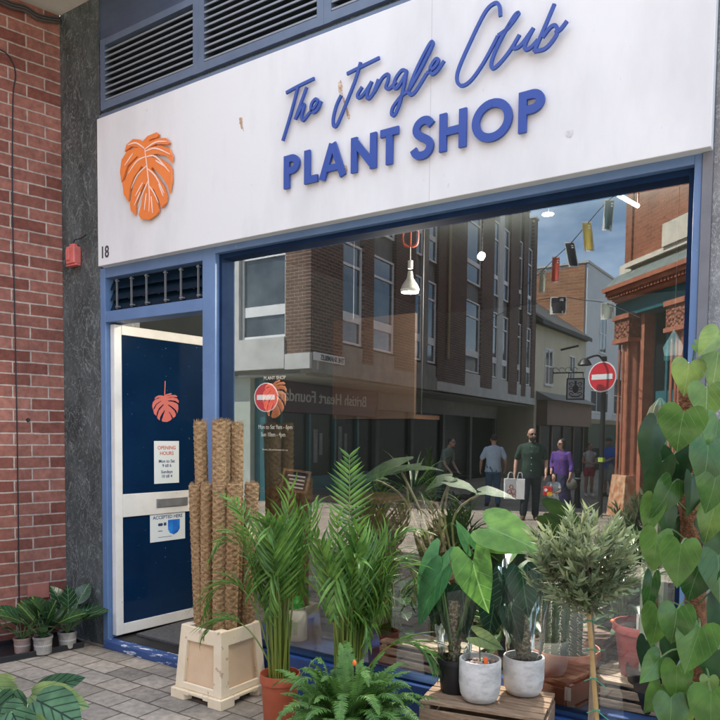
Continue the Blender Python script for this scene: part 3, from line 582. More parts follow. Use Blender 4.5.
# concrete band, with the bare corner block
bd = MB(); bd.obox(C, AD, AN, UP, (.05, -.3, 2.84), (7.05, .02, 3.24)); bd.obox(C, AD, AN, UP, (1.4, -.3, 3.24), (7.05, -.02, 3.6)); bd.build('concrete_band', M['concrete'], cb, mirror=True)
bd = MB(); bd.obox(C, AD, AN, UP, (7.06, -.3, 2.86), (17.9, .03, 3.14)); bd.obox(C, AD, AN, UP, (7.11, -.3, 3.14), (17.39, -.01, 3.62)); bd.build('white_band', M['concrete_w'], cb, mirror=True)
bd = MB(); bd.obox(C, EX, FN, UP, (.0, -.3, 2.92), (.725, .03, 3.265)); bd.obox(C, EX, FN, UP, (.73, -.3, 2.95), (24, .04, 3.66)); bd.build('front_band', M['concrete_w'], cb, mirror=True)
# spandrels already show as core wall; windows: frame and pane
def cwin(o, ex, en, s0, s1, z0, z1, rails=(), mull=(), fm='white', gm='win_glass', rec=-.13, fw=.05):
    f = MB(); f.obox(o, ex, en, UP, (s0, rec, z0), (s0+fw, rec+.07, z1)); f.obox(o, ex, en, UP, (s1-fw, rec, z0), (s1, rec+.07, z1))
    f.obox(o, ex, en, UP, (s0+fw, rec, z0), (s1-fw, rec+.07, z0+fw)); f.obox(o, ex, en, UP, (s0+fw, rec, z1-fw), (s1-fw, rec+.07, z1))
    for (a, b) in rails: f.obox(o, ex, en, UP, (s0+fw, rec, a), (s1-fw, rec+.06, b))
    for a in mull: f.obox(o, ex, en, UP, (a-.025, rec, z0+fw), (a+.025, rec+.055, z1-fw))
    w_ = f.build('window', M[fm], cb, mirror=True)
    p = MB(); p.obox(o, ex, en, UP, (s0+fw*.6, rec+.01, z0+fw*.6), (s1-fw*.6, rec+.03, z1-fw*.6)); p.build('pane', M[gm], w_, mirror=True)
for s0, s1 in [(1.4, 2.4), (2.95, 4.19), (5.48, 6.02), (6.45, 7.08), (9.52, 10.98), (12.28, 12.95), (13.55, 14.2), (15.37, 15.93), (16.62, 17.38)]:
    gm = random.choice(['win_glass', 'win_glass_soft', 'win_glass_soft'])
    cwin(C, AD, AN, s0, s1, 3.66, 6.08, rails=[(4.2, 4.42), (5.52, 5.58)], gm=gm)
    cwin(C, AD, AN, s0, s1, 6.68, 9.4, rails=[(7.3, 7.45), (8.7, 8.76)], gm=gm)
mu = MB(); mu.obox(C, AD, AN, UP, (6.04, -.13, 3.6), (6.43, -.03, 10.7)); mu.build('mullion', M['concrete'], cb, mirror=True)
mu = MB(); mu.obox(C, AD, AN, UP, (12.97, -.13, 3.6), (13.53, -.05, 10.7)); mu.build('mullion', M['concrete_w'], cb, mirror=True)
FO = C
cwin(FO, EX, FN, .74, 2.10, 3.68, 5.56, rails=[(4.19, 4.42)], gm='win_glass_soft'); cwin(FO, EX, FN, .74, 2.10, 6.4, 8.6)
cwin(FO, EX, FN, 2.62, 4.0, 3.68, 5.56, rails=[(4.19, 4.42), (4.98, 5.03)]); cwin(FO, EX, FN, 4.1, 5.5, 3.68, 5.56, rails=[(4.19, 4.42)])
mu = MB(); mu.obox(C, EX, FN, UP, (2.13, -.13, 3.66), (2.58, .03, 10.7)); mu.obox(C, EX, FN, UP, (.74, -.13, 5.6), (2.12, -.06, 6.35)); mu.build('mullion', M['concrete_w'], cb, mirror=True)
pp = MB(); pp.tube([C+AD*7.85+AN*.06+V((0, 0, z)) for z in (3.9, 10.7)], .045, 8); pp.build('downpipe', mat('ochre_pipe', (.34, .26, .13), .6), cb, mirror=True, smooth=True)
# ground floor: recessed shops
SB = 1.65; GO = C+V((-SB, .55, 0))
gw = MB(); q0 = GO+AN*-.3; q1 = q0+AD*17.3; gw.prism([q0+UP*-.5, q1+UP*-.5, q1+V((-8, 0, -.5)), V((q0.x-8, q0.y, -.5))], (0, 0, 3.35)); gw.build('ground_floor_wall', mat('dark_shop_wall', (.02, .024, .026), .6), cb, mirror=True)
so2 = MB(); so2.obox(C, AD, AN, UP, (.3, -SB-.6, 2.80), (17.8, -.31, 2.855)); so2.build('overhang_soffit', mat('pale_soffit', (.42, .42, .40), .8, (.34, .34, .32), 2), cb, mirror=True)
# charity shop
cs = MB(); cs.obox(GO, AD, AN, UP, (-.05, -.25, 2.02), (5.6, -.06, 2.79)); cs.obox(GO, AD, AN, UP, (-.05, -.25, -.4), (.12, -.1, 2.01)); cs.build('charity_shop_fascia', M['purple'], cb, mirror=True)
fr = MB()
for s0 in (.6, 1.9, 3.2, 4.5): fr.obox(GO, AD, AN, UP, (s0-.05, -.25, -.4), (s0+.05, -.09, 2.01))
fr.obox(GO, AD, AN, UP, (.12, -.25, -.4), (5.6, -.11, .35)); ff = fr.build('shopfront_frame', M['teal'], cb, mirror=True)
fr = MB(); fr.obox(GO, AD, AN, UP, (.12, -.28, .35), (5.6, -.18, 2.0)); fr.build('shopfront_pane', M['shop_dark'], ff, mirror=True)
M['poster'] = mat('pale_poster', (.32, .33, .33), .7, (.2, .2, .2), 5)
for s0, z0, z1, w_ in [(2.2, .7, 1.6, .2), (2.5, .9, 1.5, .15), (3.5, .6, 1.7, .2), (3.85, .7, 1.5, .14), (.9, .5, 1.2, .25)]: its = MB(); its.obox(GO, AD, AN, UP, (s0, -.178, z0), (s0+w_, -.17, z1)); its.build('window_poster', M['poster'], ff, mirror=True)
# its lettering reads the right way round in the street
k_end = (PL(264, 399, GO+AN*-.06, AN)-GO).dot(AD)
tm = text_mb('British Heart Foundation', .44, mir(GO+AD*k_end+AN*-.054+V((0, 0, 2.30))), mir(GO)-mir(GO+AD), UP, .012, 'RIGHT', bold=.003, sx=1.15)
tm.build('charity_shop_lettering', M['white'], cb)
# further shopfronts under the overhang
sh = MB(); sh.obox(GO, AD, AN, UP, (5.7, -.28, -.5), (17.2, -.16, 2.25)); sh.build('shopfront_glass', M['shop_dark'], cb, mirror=True)
sh = MB(); sh.obox(GO, AD, AN, UP, (5.7, -.3, 2.26), (17.2, -.05, 2.79)); sh.build('shop_fascia', mat('grey_shop_fascia', (.30, .29, .27), .7, (.22, .215, .2), 3), cb, mirror=True)
sh = MB()
for s0 in (5.65, 8.2, 11.0, 13.9, 17.0): sh.obox(GO, AD, AN, UP, (s0-.12, -.3, -.5), (s0+.12, -.04, 2.255))
sh.build('shopfront_pier', mat('grey_pier', (.16, .16, .155), .7, (.11, .11, .1), 3), cb, mirror=True)
# front shop: pale pilaster, pink stripe
gf = MB(); gf.obox(C, EX, FN, UP, (SB+.75, -6, -.5), (24, -.55, 2.95)); gf.build('front_shop_wall', M['shop_dark'], cb, mirror=True)
gf = MB(); gf.obox(C, EX, FN, UP, (2.02, -.54, -.5), (2.55, -.25, 2.93)); gf.build('pilaster', mat('pale_green_render', (.42, .46, .40), .7, (.36, .40, .35), 4), cb, mirror=True)
gf = MB(); gf.obox(C, EX, FN, UP, (2.58, -.54, 1.2), (3.4, -.3, 2.9)); gf.build('red_sign_panel', mat('red_panel', (.42, .05, .07), .5), cb, mirror=True)
gf = MB(); gf.obox(C, EX, FN, UP, (SB+.02, -.54, -.5), (2.0, -.4, 2.9)); gf.build('teal_pilaster', M['teal'], cb, mirror=True)
# street name plate
p0 = PL(344, 366, C+AN*.025, AN); s0 = (p0-C).dot(AD)
st = thing('street_sign', 'white street name plate on the concrete band of the corner building', 'street sign', mir(C+AD*.75+AN*.03+V((0, 0, 3.11))))
b = MB(); b.obox(C, AD, AN, UP, (.07, .022, 3.11), (1.42, .042, 3.29)); b.build('plate', M['white'], st, mirror=True)
tb = text_mb('THE SHAMBLES', .165, mir(C+AD*1.39+AN*.046+V((0, 0, 3.14))), mir(V((0,0,0)))-mir(AD), UP, .006, bold=.003, sx=.93); tb.build('lettering', M['black'], st)
# ------------------------------------------------------------------ cream building, white building
def far_window(root, o, ex, en, s0, s1, z0, z1, nb=2, fm='white', rec=.0):
    f = MB(); 
    f.obox(o, ex, en, UP, (s0-.06, rec+.002, z0-.10), (s1+.06, rec+.06, z0)); f.obox(o, ex, en, UP, (s0, rec+.002, z0), (s0+.07, rec+.03, z1)); f.obox(o, ex, en, UP, (s1-.07, rec+.002, z0), (s1, rec+.03, z1)); f.obox(o, ex, en, UP, (s0+.07, rec+.002, z1-.07), (s1-.07, rec+.03, z1))
    for i in range(1, nb): x = s0+(s1-s0)*i/nb; f.obox(o, ex, en, UP, (x-.04, rec+.002, z0), (x+.04, rec+.03, z1-.07))
    f.obox(o, ex, en, UP, (s0+.07, rec+.003, (z0+z1)/2-.03), (s1-.07, rec+.028, (z0+z1)/2+.03))
    w_ = f.build('window', M[fm], root, mirror=True); p = MB(); p.obox(o, ex, en, UP, (s0+.01, rec+.001, z0+.01), (s1-.01, rec+.012, z1-.01)); p.build('pane', M['win_glass'], w_, mirror=True)
EY = V((0, 1, 0)); EXp = V((1, 0, 0))
CX = -7.3; CO = V((CX, 27.6, 0))
cr_ = mthing('cream_building', 'low cream rendered building with dark sloping roof, mirrored beyond the brick block', 'building', CO+V((-2, 3, -.4)))
bc = MB(); bc.prism([CO+V((0, 0, -.6)), CO+V((-8, 0, -.6)), CO+V((-8, 0, 6.5)), CO+V((-4, 0, 9.3)), CO+V((0, 0, 6.5))], (0, 7.2, 0)); bc.build('wall', mat('cream_render', (.60, .56, .42), .8, (.52, .48, .36), 2), cr_, mirror=True)
bc = MB(); bc.prism([CO+V((.35, -.1, 6.38)), CO+V((.35, -.1, 6.58)), CO+V((-4, -.1, 9.6)), CO+V((-4, -.1, 9.4))], (0, 7.3, 0)); bc.build('roof', mat('slate_roof', (.05, .05, .05), .8, (.085, .08, .075), 6), cr_, mirror=True)
bc = MB(); bc.obox(CO, EY, EXp, UP, (0, 0, 6.42), (7.1, .16, 6.54)); bc.build('gutter', M['black'], cr_, mirror=True)
for a, b_ in [(1.2, 2.2), (4.6, 5.5)]: far_window(cr_, CO, EY, EXp, a, b_, 3.9, 5.5, 2)
bc = MB(); bc.obox(CO, EY, EXp, UP, (.3, .0, 2.0), (6.9, .5, 3.1)); bc.build('shop_fascia', mat('brown_shop_fascia', (.14, .085, .06), .6, (.18, .11, .08), 3), cr_, mirror=True)
bc = MB(); bc.prism([CO+V((0, .2, 3.1)), CO+V((.8, .2, 3.1)), CO+V((0, .2, 3.5))], (0, 6.8, 0)); bc.build('shop_canopy', mat('grey_canopy', (.2, .19, .175), .7), cr_, mirror=True)
bc = MB(); bc.obox(CO, EY, EXp, UP, (.3, .0, -.6), (6.9, .1, 1.99)); sg = bc.build('shopfront', M['shop_dark'], cr_, mirror=True)
bc = MB()
for k in (.3, 1.9, 3.5, 5.1, 6.7): bc.obox(CO, EY, EXp, UP, (k, .1, -.6), (k+.15, .16, 1.99))
bc.build('shopfront_frame', mat('dark_brown_frame', (.09, .05, .035), .5), sg, mirror=True)
bc = MB(); bc.tube([CO+V((.05, 3.2, 5.6)), CO+V((.9, 3.2, 5.75))], .05, 6); bc.build('bracket_arm', M['black'], cr_, mirror=True)
WO = V((CX, 34.85, 0))
wb = mthing('white_building', 'tall pale painted building with brick gable end, mirrored against the sky', 'building', WO+V((-2, 3, -.4)))
bc = MB(); bc.obox(WO, EY, EXp, UP, (0, -9, -.6), (11.3, 0, 10.5)); bc.build('wall', mat('pale_blue_white_render', (.60, .63, .64), .8, (.55, .58, .59), 1.5), wb, mirror=True)
bc = MB(); bc.prism([WO+V((-.12, -.06, -.5)), WO+V((-.12, -.06, 10.45)), WO+V((-3.2, -.06, 10.2)), WO+V((-9, -.06, 10.6)), WO+V((-9, -.06, -.5))], (0, .05, 0)); bc.build('gable_wall', brickmat('orange_gable_brick', (1, 0, 0), (.34, .16, .085), (.44, .23, .12), (.40, .32, .24), .5, .16, .03), wb, mirror=True)
bc = MB(); bc.obox(WO, EY, EXp, UP, (-.1, -9.05, 10.5), (11.35, .06, 10.62)); bc.build('parapet', M['concrete_w'], wb, mirror=True)
for a, b_, z0, z1, nb in [(2.4, 3.7, 6.2, 8.2, 2), (1.0, 4.4, 2.9, 5.1, 3), (5.6, 8.4, 2.9, 5.0, 3), (9.2, 10.8, 2.9, 5.0, 2), (6.6, 7.5, 5.9, 6.7, 2), (9.6, 10.4, 6.0, 6.8, 2)]: far_window(wb, WO, EY, EXp, a, b_, z0, z1, nb)
bc = MB(); bc.obox(WO, EY, EXp, UP, (.0, .0, .9), (11.2, .25, 2.2)); bc.build('shop_fascia', mat('dark_green_fascia', (.035, .06, .035), .5), wb, mirror=True)
bc = MB(); bc.obox(WO, EY, EXp, UP, (.0, .0, 2.2), (11.2, .3, 2.45)); bc.build('cornice', mat('ochre_stone', (.23, .19, .12), .8), wb, mirror=True)
bc = MB(); bc.obox(WO, EY, EXp, UP, (.0, .0, -.6), (11.2, .12, .88)); bc.build('shopfront', M['shop_dark'], wb, mirror=True)
bc = MB(); bc.tube([WO+V((.02, 10, 6.6)), WO+V((.35, 10, 6.6))], .12, 8); bc.build('wall_lamp', M['black'], wb, mirror=True)
EO = V((-7.6, 46.6, 0)); eb = mthing('end_building', 'plain grey building closing the far end of the side street', 'building', EO+V((0, 2, -.5)))
bc = MB(); bc.obox(EO, EXp, EY, UP, (0, 0, -.6), (18, 8, 7.2)); bc.build('wall', mat('grey_render', (.36, .36, .36), .8, (.3, .3, .3), 2), eb, mirror=True)
bc = MB(); bc.obox(EO, EXp, EY, UP, (-.1, -.1, 7.2), (18, 8, 7.4)); bc.build('parapet', M['trim'], eb, mirror=True)
far_window(eb, EO, EXp, FN, 1.2, 2.4, 4, 5.6)
# hanging pub sign
hs = DP(575.5, 389, 29.0); hg = mthing('hanging_sign', 'black framed hanging sign with a dark crest on white board beside the cream wall', 'hanging sign', hs)
e1 = V((.97, .24, 0)).normalized(); e2 = V((-e1.y, e1.x, 0)); h = 29/720
b = MB()
W2, H2 = 8.8*h, 10.8*h
for a, c in [((-W2, -.04, -H2), (-W2+.05, .04, H2)), ((W2-.05, -.04, -H2), (W2, .04, H2)), ((-W2+.05, -.04, -H2), (W2-.05, .04, -H2+.05)), ((-W2+.05, -.04, H2-.05), (W2-.05, .04, H2))]: b.obox(hs, e1, e2, UP, a, c)
b.build('frame', M['black'], hg, mirror=True)
b = MB(); b.obox(hs, e1, e2, UP, (-W2+.051, -.02, -H2+.051), (W2-.051, .02, H2-.051)); bo = b.build('board', M['white'], hg, mirror=True)
b = MB()
def disc(mb, c, ex, ez, nrm, r, rz, d, n=20): mb.prism([c+ex*(r*math.cos(2*PI*k/n))+ez*(rz*math.sin(2*PI*k/n)) for k in range(n)], nrm*d)
disc(b, hs+e2*-.022, e1, UP, e2, .12, .17, -.006)
for s in (-1, 1):
    for z in (.2, .02, -.2): b.ribbon(smooth_path([hs+e1*(s*x)+UP*(z+y)+e2*-.026 for x, y in [(.07, 0), (.16, .06), (.24, .02), (.2, -.06), (.13, -.03)]], 3), .035, -e2, .004)
b.ribbon([hs+e1*-.16+UP*-.3+e2*-.0265, hs+e1*.16+UP*-.3+e2*-.0265], .05, -e2, .004); b.ribbon([hs+UP*.17+e2*-.0265, hs+UP*.33+e2*-.0265], .09, -e2, .004)
b.build('crest', M['black'], bo, mirror=True)
b = MB(); b.tube([hs+e1*-.9+UP*(H2+.22), hs+e1*.3+UP*(H2+.22)], .025, 6); b.tube([hs+e1*-.9+UP*(H2+.45), hs+e1*-.9+UP*(H2-.2)], .02, 6)
for s in (-.28, .28): b.tube([hs+e1*s+UP*(H2+.22), hs+e1*s+UP*H2], .015, 6)
for k in range(4): b.tube(smooth_path([hs+e1*(-.8+k*.25+.11*math.cos(a))+UP*(H2+.33+.1*math.sin(a)) for a in [i*PI/4 for i in range(8)]], 2), .012, 5)
b.build('iron_bracket', M['black'], hg, mirror=True)
# ------------------------------------------------------------------ terracotta corner building
T0 = V((.02, 13.5, 0)); TE = V((.7071, -.7071, 0)); TN = V((-.7071, -.7071, 0))
tb_ = mthing('terracotta_building', 'red brick corner building with carved terracotta columns and teal shopfront', 'building', T0+V((2, 1, -.3)))
TMd = V((TE.x, -TE.y, 0))
M['tbrick'] = brickmat('orange_red_brick', TMd, (.25, .09, .05), (.34, .135, .075), (.34, .22, .15), .2325, .078, .010)
M['terra'] = mat('terracotta_blocks', (.29, .095, .055), .7, (.40, .16, .09), 6, 8, bump=.3, bscale=20)
M['terra_w'] = mat('worn_terracotta', (.46, .20, .10), .8, (.62, .42, .27), 7, 9, bump=.5, bscale=16, lo=.45, hi=.62)
mcarv, n_, l_, b_ = newmat('carved_terracotta'); b_.inputs['Roughness'].default_value = .8
tc_ = n_.new('ShaderNodeTexCoord'); vo = n_.new('ShaderNodeTexVoronoi'); vo.inputs['Scale'].default_value = 13; l_(tc_.outputs['Object'], vo.inputs['Vector'])
rr = n_.new('ShaderNodeValToRGB'); rr.color_ramp.elements[0].color = (.36, .13, .075, 1); rr.color_ramp.elements[1].color = (.17, .06, .03, 1); rr.color_ramp.elements[1].position = .6; l_(vo.outputs['Distance'], rr.inputs[0]); l_(rr.outputs[0], b_.inputs['Base Color'])
bp_ = n_.new('ShaderNodeBump'); bp_.inputs['Strength'].default_value = 1; bp_.inputs['Distance'].default_value = .05; bp_.invert = True; l_(vo.outputs['Distance'], bp_.inputs['Height']); l_(bp_.outputs[0], b_.inputs['Normal'])
M['carved'] = mcarv
def tbox(mb, s0, s1, n0, n1, z0, z1): mb.obox(T0, TE, TN, UP, (s0, n0, z0), (s1, n1, z1))
b = MB(); b.prism([T0+V((0, 0, 5.24)), T0+TE*2.9+V((0, 0, 5.24)), T0+TE*2.9+V((9, 0, 5.24)), T0+V((9, 9, 5.24)), T0+V((0, 9, 5.24))], (0, 0, 9)); b.build('upper_wall', M['tbrick'], tb_, mirror=True)
b = MB(); tbox(b, .02, .26, .0005, .05, 5.25, 14); tbox(b, 1.5, 2.88, .0005, .07, 5.6, 14); b.build('brick_pilaster', M['tbrick'], tb_, mirror=True)
b = MB(); tbox(b, -.1, 3.0, -.5, .10, 5.0, 5.235); tbox(b, .35, 3.0, .101, .26, 5.08, 5.18); tbox(b, 1.75, 3.0, .101, .3, 5.18, 5.62); b.build('white_stone_band', mat('white_stone', (.62, .58, .48), .8, (.5, .46, .38), 5), tb_, mirror=True)
b = MB(); b.hexa([T0+TE*s+TN*n+UP*z for s, n, z in [(-.22, -.4, 4.75), (3.2, -.4, 4.75), (3.2, .40, 4.75), (-.22, .40, 4.75)]], [T0+TE*s+TN*n+UP*z for s, n, z in [(-.05, -.4, 4.998), (3.1, -.4, 4.998), (3.1, .2, 4.998), (-.05, .2, 4.998)]]); b.build('lead_flashing', mat('green_grey_lead', (.09, .115, .10), .6, (.16, .18, .165), 8, bump=.4, bscale=8), tb_, mirror=True)
b = MB(); tbox(b, -.26, 3.3, -.4, .42, 4.66, 4.748); tbox(b, -.21, 3.3, -.4, .36, 4.57, 4.659); tbox(b, -.13, 3.3, -.4, .24, 4.43, 4.50); b.build('cornice', M['terra'], tb_, mirror=True)
b = MB(); k = -.19
while k < 3.2: tbox(b, k, k+.06, -.3, .33, 4.505, 4.568); k += .11
b.build('dentils', M['terra'], tb_, mirror=True)
b = MB(); tbox(b, -.2, 3.2, -.4, .10, 4.10, 4.428); b.build('shop_fascia', M['teal'], tb_, mirror=True)
def column(s, nm='column'):
    b = MB(); c = T0+TE*s+TN*-.1
    for sx, zz0, zz1, r in [(0, .62, 3.52, .25)]:
        vs = [(c+TE*(r*math.cos(a))+TN*(r*.9*math.sin(a))) for a in [PI*i/10 for i in range(11)]]; b.prism([v+UP*zz0 for v in vs]+[], UP*(zz1-zz0))
    for da in (.16, -.02, -.17): b.tube([c+TE*da+TN*.235+UP*.65, c+TE*da+TN*.235+UP*3.5], .028, 6)
    o = b.build(nm, M['terra'], tb_, mirror=True)
    b = MB(); b.obox(c, TE, TN, UP, (-.29, -.2, 3.60), (.29, .31, 4.02)); b.build('carved_capital', M['carved'], o, mirror=True)
    b = MB(); b.obox(c, TE, TN, UP, (-.33, -.2, 4.02), (.33, .35, 4.12)); b.obox(c, TE, TN, UP, (-.32, -.2, 3.515), (.32, .34, 3.60)); b.build('moulding', M['terra'], o, mirror=True)
    b = MB(); b.hexa([c+TE*x+TN*y+UP*(CZ-.2) for x, y in [(-.34, -.3), (.34, -.3), (.34, .36), (-.34, .36)]], [c+TE*x+TN*y+UP*.64 for x, y in [(-.28, -.3), (.28, -.3), (.28, .27), (-.28, .27)]]); b.build('plinth', M['terra_w'], o, mirror=True)
column(.24); column(2.12)
b = MB(); tbox(b, .56, .70, -.3, -.05, -.4, 4.1); b.build('door_pilaster', M['terra'], tb_, mirror=True)
b = MB(); tbox(b, .62, .72, -.5, -.3, -.4, 4.1); tbox(b, 1.1, 1.17, -.5, -.3, -.4, 4.1); tbox(b, .72, 1.7, -.5, -.32, 2.15, 2.45); tbox(b, .72, 1.7, -.5, -.32, -.4, .5); fo_ = b.build('shopfront_frame', M['teal'], tb_, mirror=True)
b = MB(); tbox(b, .7, 1.72, -.6, -.45, -.3, 4.1); b.build('shopfront_pane', M['shop_dark'], fo_, mirror=True)
b = MB(); tbox(b, .86, 1.04, -.449, -.44, 2.6, 3.4); tbox(b, .84, 1.02, -.449, -.44, 1.4, 2.0); b.build('poster', mat('grey_poster', (.34, .36, .36), .7, (.2, .22, .22), 8), fo_, mirror=True)
b = MB(); b.prism([T0+V((.3, .1, -.5)), T0+TE*2.5+V((.3, .3, -.5)), T0+TE*2.9+V((9, 0, -.5)), T0+V((9, 9, -.5)), T0+V((.05, 9, -.5))], (0, 0, 5.5)); b.build('ground_floor_wall', M['shop_dark'], tb_, mirror=True)
# ------------------------------------------------------------------ signs, bollard, bunting
def no_entry(u, v, d, foot, lab, top=.0, lamp=True, ang=0.0):
    c = DP(u, v, d); c.z = c.z; gf_ = gz(c.y); t = mthing('no_entry_sign', lab, 'road sign', V((c.x, c.y, gf_)), 'no entry signs')
    e1 = V((math.cos(ang), math.sin(ang), 0)); nn = V((math.sin(ang), -math.cos(ang), 0))
    b = MB(); b.tube([V((c.x, c.y, gf_-.05)), V((c.x, c.y, c.z+top))], .05, 12); b.build('post', M['black'], t, mirror=True, smooth=True)
    q = c+nn*.06
    b = MB(); disc(b, q, e1, UP, nn, .315, .315, .012, 40); f = b.build('white_rim', M['white'], t, mirror=True)
    b = MB(); disc(b, q+nn*.0135, e1, UP, nn, .292, .292, .003, 40); b.build('red_disc', mat('sign_red', (.55, .015, .03), .4), f, mirror=True)
    b = MB(); b.obox(q+nn*.018, e1, nn, UP, (-.235, 0, -.055), (.235, .003, .055)); b.build('white_bar', M['white'], f, mirror=True)
    b = MB(); b.obox(V((c.x, c.y, .95)), e1, nn, UP, (-.052, -.052, 0), (.052, .052, .09)); b.build('reflective_band', mat('lime_band', (.35, .5, .06), .4), t, mirror=True)
    if lamp:
        b = MB(); b.tube(smooth_path([V((c.x, c.y, c.z+.3)), c+nn*.25+UP*.42, c+nn*.42+e1*-.15+UP*.36]), .022, 6)
        b.lathe([(.03, .1), (.09, .06), (.15, -.04), (.12, -.05)], c+nn*.42+e1*-.2+UP*.27, 14); b.build('sign_lamp', M['black'], t, mirror=True, smooth=True)
    return t
no_entry(604, 377, 14.9, None, 'red no entry disc on a black post in front of the white building', .42, True, -.25)
no_entry(268, 397.5, 15.6, None, 'red no entry disc on a black post before the plum shop fascia', .2, False, .1)
bp0 = GV(577, 508); bo_ = mthing('bollard', 'black cast bollard with one white band near the no entry post', 'bollard', bp0)
b = MB(); b.lathe([(.095, -.05), (.095, .12), (.07, .16), (.062, .66), (.075, .68), (.075, .71), (.062, .73), (.062, .84), (.08, .86), (.07, .93), (.03, .98), (.0, .99)], bp0, 16); b.build('shaft', M['black'], bo_, mirror=True, smooth=True)
b = MB(); b.lathe([(.068, .735), (.068, .765)], bp0, 16, cap1=True); b.build('white_band', M['white'], bo_, mirror=True)
def flag(u, v, wpx, hpx, d, c, lab, yaw, tilt, border=(.6, .6, .55)):
    p = DP(u, v, d); s = d/720; w_, h_ = 1.2*wpx*s/2/max(.35, math.cos(yaw-.5)), 1.15*hpx*s/2
    t = mthing('bunting_flag', lab, 'bunting', p+UP*h_, 'bunting flags strung over the street')
    yaw = .27+(yaw-.27)*.55; e1 = V((math.cos(yaw), math.sin(yaw), 0)); e2 = V((-e1.y, e1.x, 0)); up = (UP+e1*tilt).normalized()
    nx, nz2 = 6, 6
    def grid(w1, h1, dy, nm, mm):
        b = MB(); vs = []
        for j in range(nz2+1):
            for i in range(nx+1):
                a = (i/nx-.5)*2; cc = (j/nz2-.5)*2
                vs.append(p+e1*(a*w1)+up*(cc*h1)+e2*(.03*math.sin(a*2.4+u)*(1-cc)/2+dy))
        N_ = len(vs); vs += [v_+e2*.003 for v_ in vs]
        fs = [(j*(nx+1)+i, j*(nx+1)+i+1, (j+1)*(nx+1)+i+1, (j+1)*(nx+1)+i) for j in range(nz2) for i in range(nx)]
        b.add(vs, fs+[tuple(N_+q for q in f[::-1]) for f in fs]); return b.build(nm, mm, t, mirror=True)
    grid(w_, h_, 0, 'cloth', mat('flag_edge', border, .8)); grid(w_*.86, h_*.9, -.005, 'print', mat('flag_print', c, .8, tuple(x*.8 for x in c), 6))
    b = MB()
    for k in range(2): b.obox(p+e2*-.05, e1, e2, up, (w_*.15, 0, h_*(.62-.16*k)), (w_*.6, .003, h_*(.70-.16*k)))
    b.build('printed_mark', M['white'], t, mirror=True)
for a in [(608.5, 215, 8, 27, 11, (.015, .075, .10), 'teal bunting flag highest on the string', .75, .05), (588, 236.5, 8, 26, 12.4, (.50, .37, .06), 'mustard yellow bunting flag next to the teal one', .55, -.12),
          (571.5, 254.5, 8, 22, 14, (.02, .02, .03), 'black bunting flag between the yellow and red ones', .5, -.2), (555.5, 269.5, 6, 22, 15.6, (.55, .09, .05), 'red bunting flag beside the brick gable', .8, .02),
          (542.5, 281, 5, 20, 17, (.46, .45, .33), 'cream bunting flag lowest on the upper string', .9, .03), (558.3, 305.5, 13, 15, 16.5, (.03, .025, .035), 'dark square bunting flag on the lower string', .3, .02),
          (607.5, 311, 10.5, 14.5, 14, (.33, .36, .30), 'pale grey bunting flag on the lower string before the white building', .3, 0)]: flag(*a)
def cable(pts, lab, r=.008):
    b = MB(); b.tube(smooth_path([DP(*p) for p in pts], 6), r, 5); tag(b.build('bunting_string', M['black'], None, mirror=True, smooth=True, loc=mir(DP(*pts[1]))), lab, 'string')
cable([(636, 180, 9), (608, 201, 11), (588, 223, 12.4), (571, 243, 14), (555, 258, 15.6), (542, 271, 17), (520, 290, 19.5)], 'thin black string of the upper bunting line')
cable([(640, 318, 12.2), (607, 303.5, 14), (582, 300, 15.2), (558, 297.5, 16.5), (520, 305, 20), (485, 322, 22.5)], 'thin black string of the lower bunting line')
# ================================================================== PLANT BUILDERS
OUT = {
 'heart': ([(-.00, .02), (-.13, .10), (-.20, .22), (-.19, .34), (-.08, .44), (.10, .49), (.32, .45), (.55, .33), (.78, .17), (.92, .06), (1.0, 0)], [0, -.0, -.0, .02, .06, .14, .32, .53, .76, .92, 1.0]),
 'arrow': ([(-.00, .015), (-.22, .07), (-.40, .14), (-.42, .21), (-.30, .27), (-.05, .29), (.2, .275), (.45, .22), (.7, .125), (.88, .05), (1.0, 0)], [0, -.02, -.04, -.03, 0, .06, .22, .44, .68, .87, 1.0]),
 'oval': ([(0, .0), (.05, .10), (.13, .20), (.25, .29), (.4, .34), (.55, .33), (.7, .27), (.83, .18), (.93, .08), (1, 0)], [0, .05, .13, .25, .4, .55, .7, .83, .93, 1]),
 'lance': ([(0, .01), (.08, .05), (.2, .10), (.35, .135), (.5, .145), (.65, .125), (.8, .08), (.92, .035), (1, 0)], [0, .08, .2, .35, .5, .65, .8, .92, 1]),
 'wide': ([(0, .0), (-.04, .12), (0, .26), (.12, .38), (.3, .44), (.5, .43), (.68, .34), (.84, .2), (.95, .07), (1, 0)], [0, 0, .03, .12, .3, .5, .68, .84, .95, 1]),
}
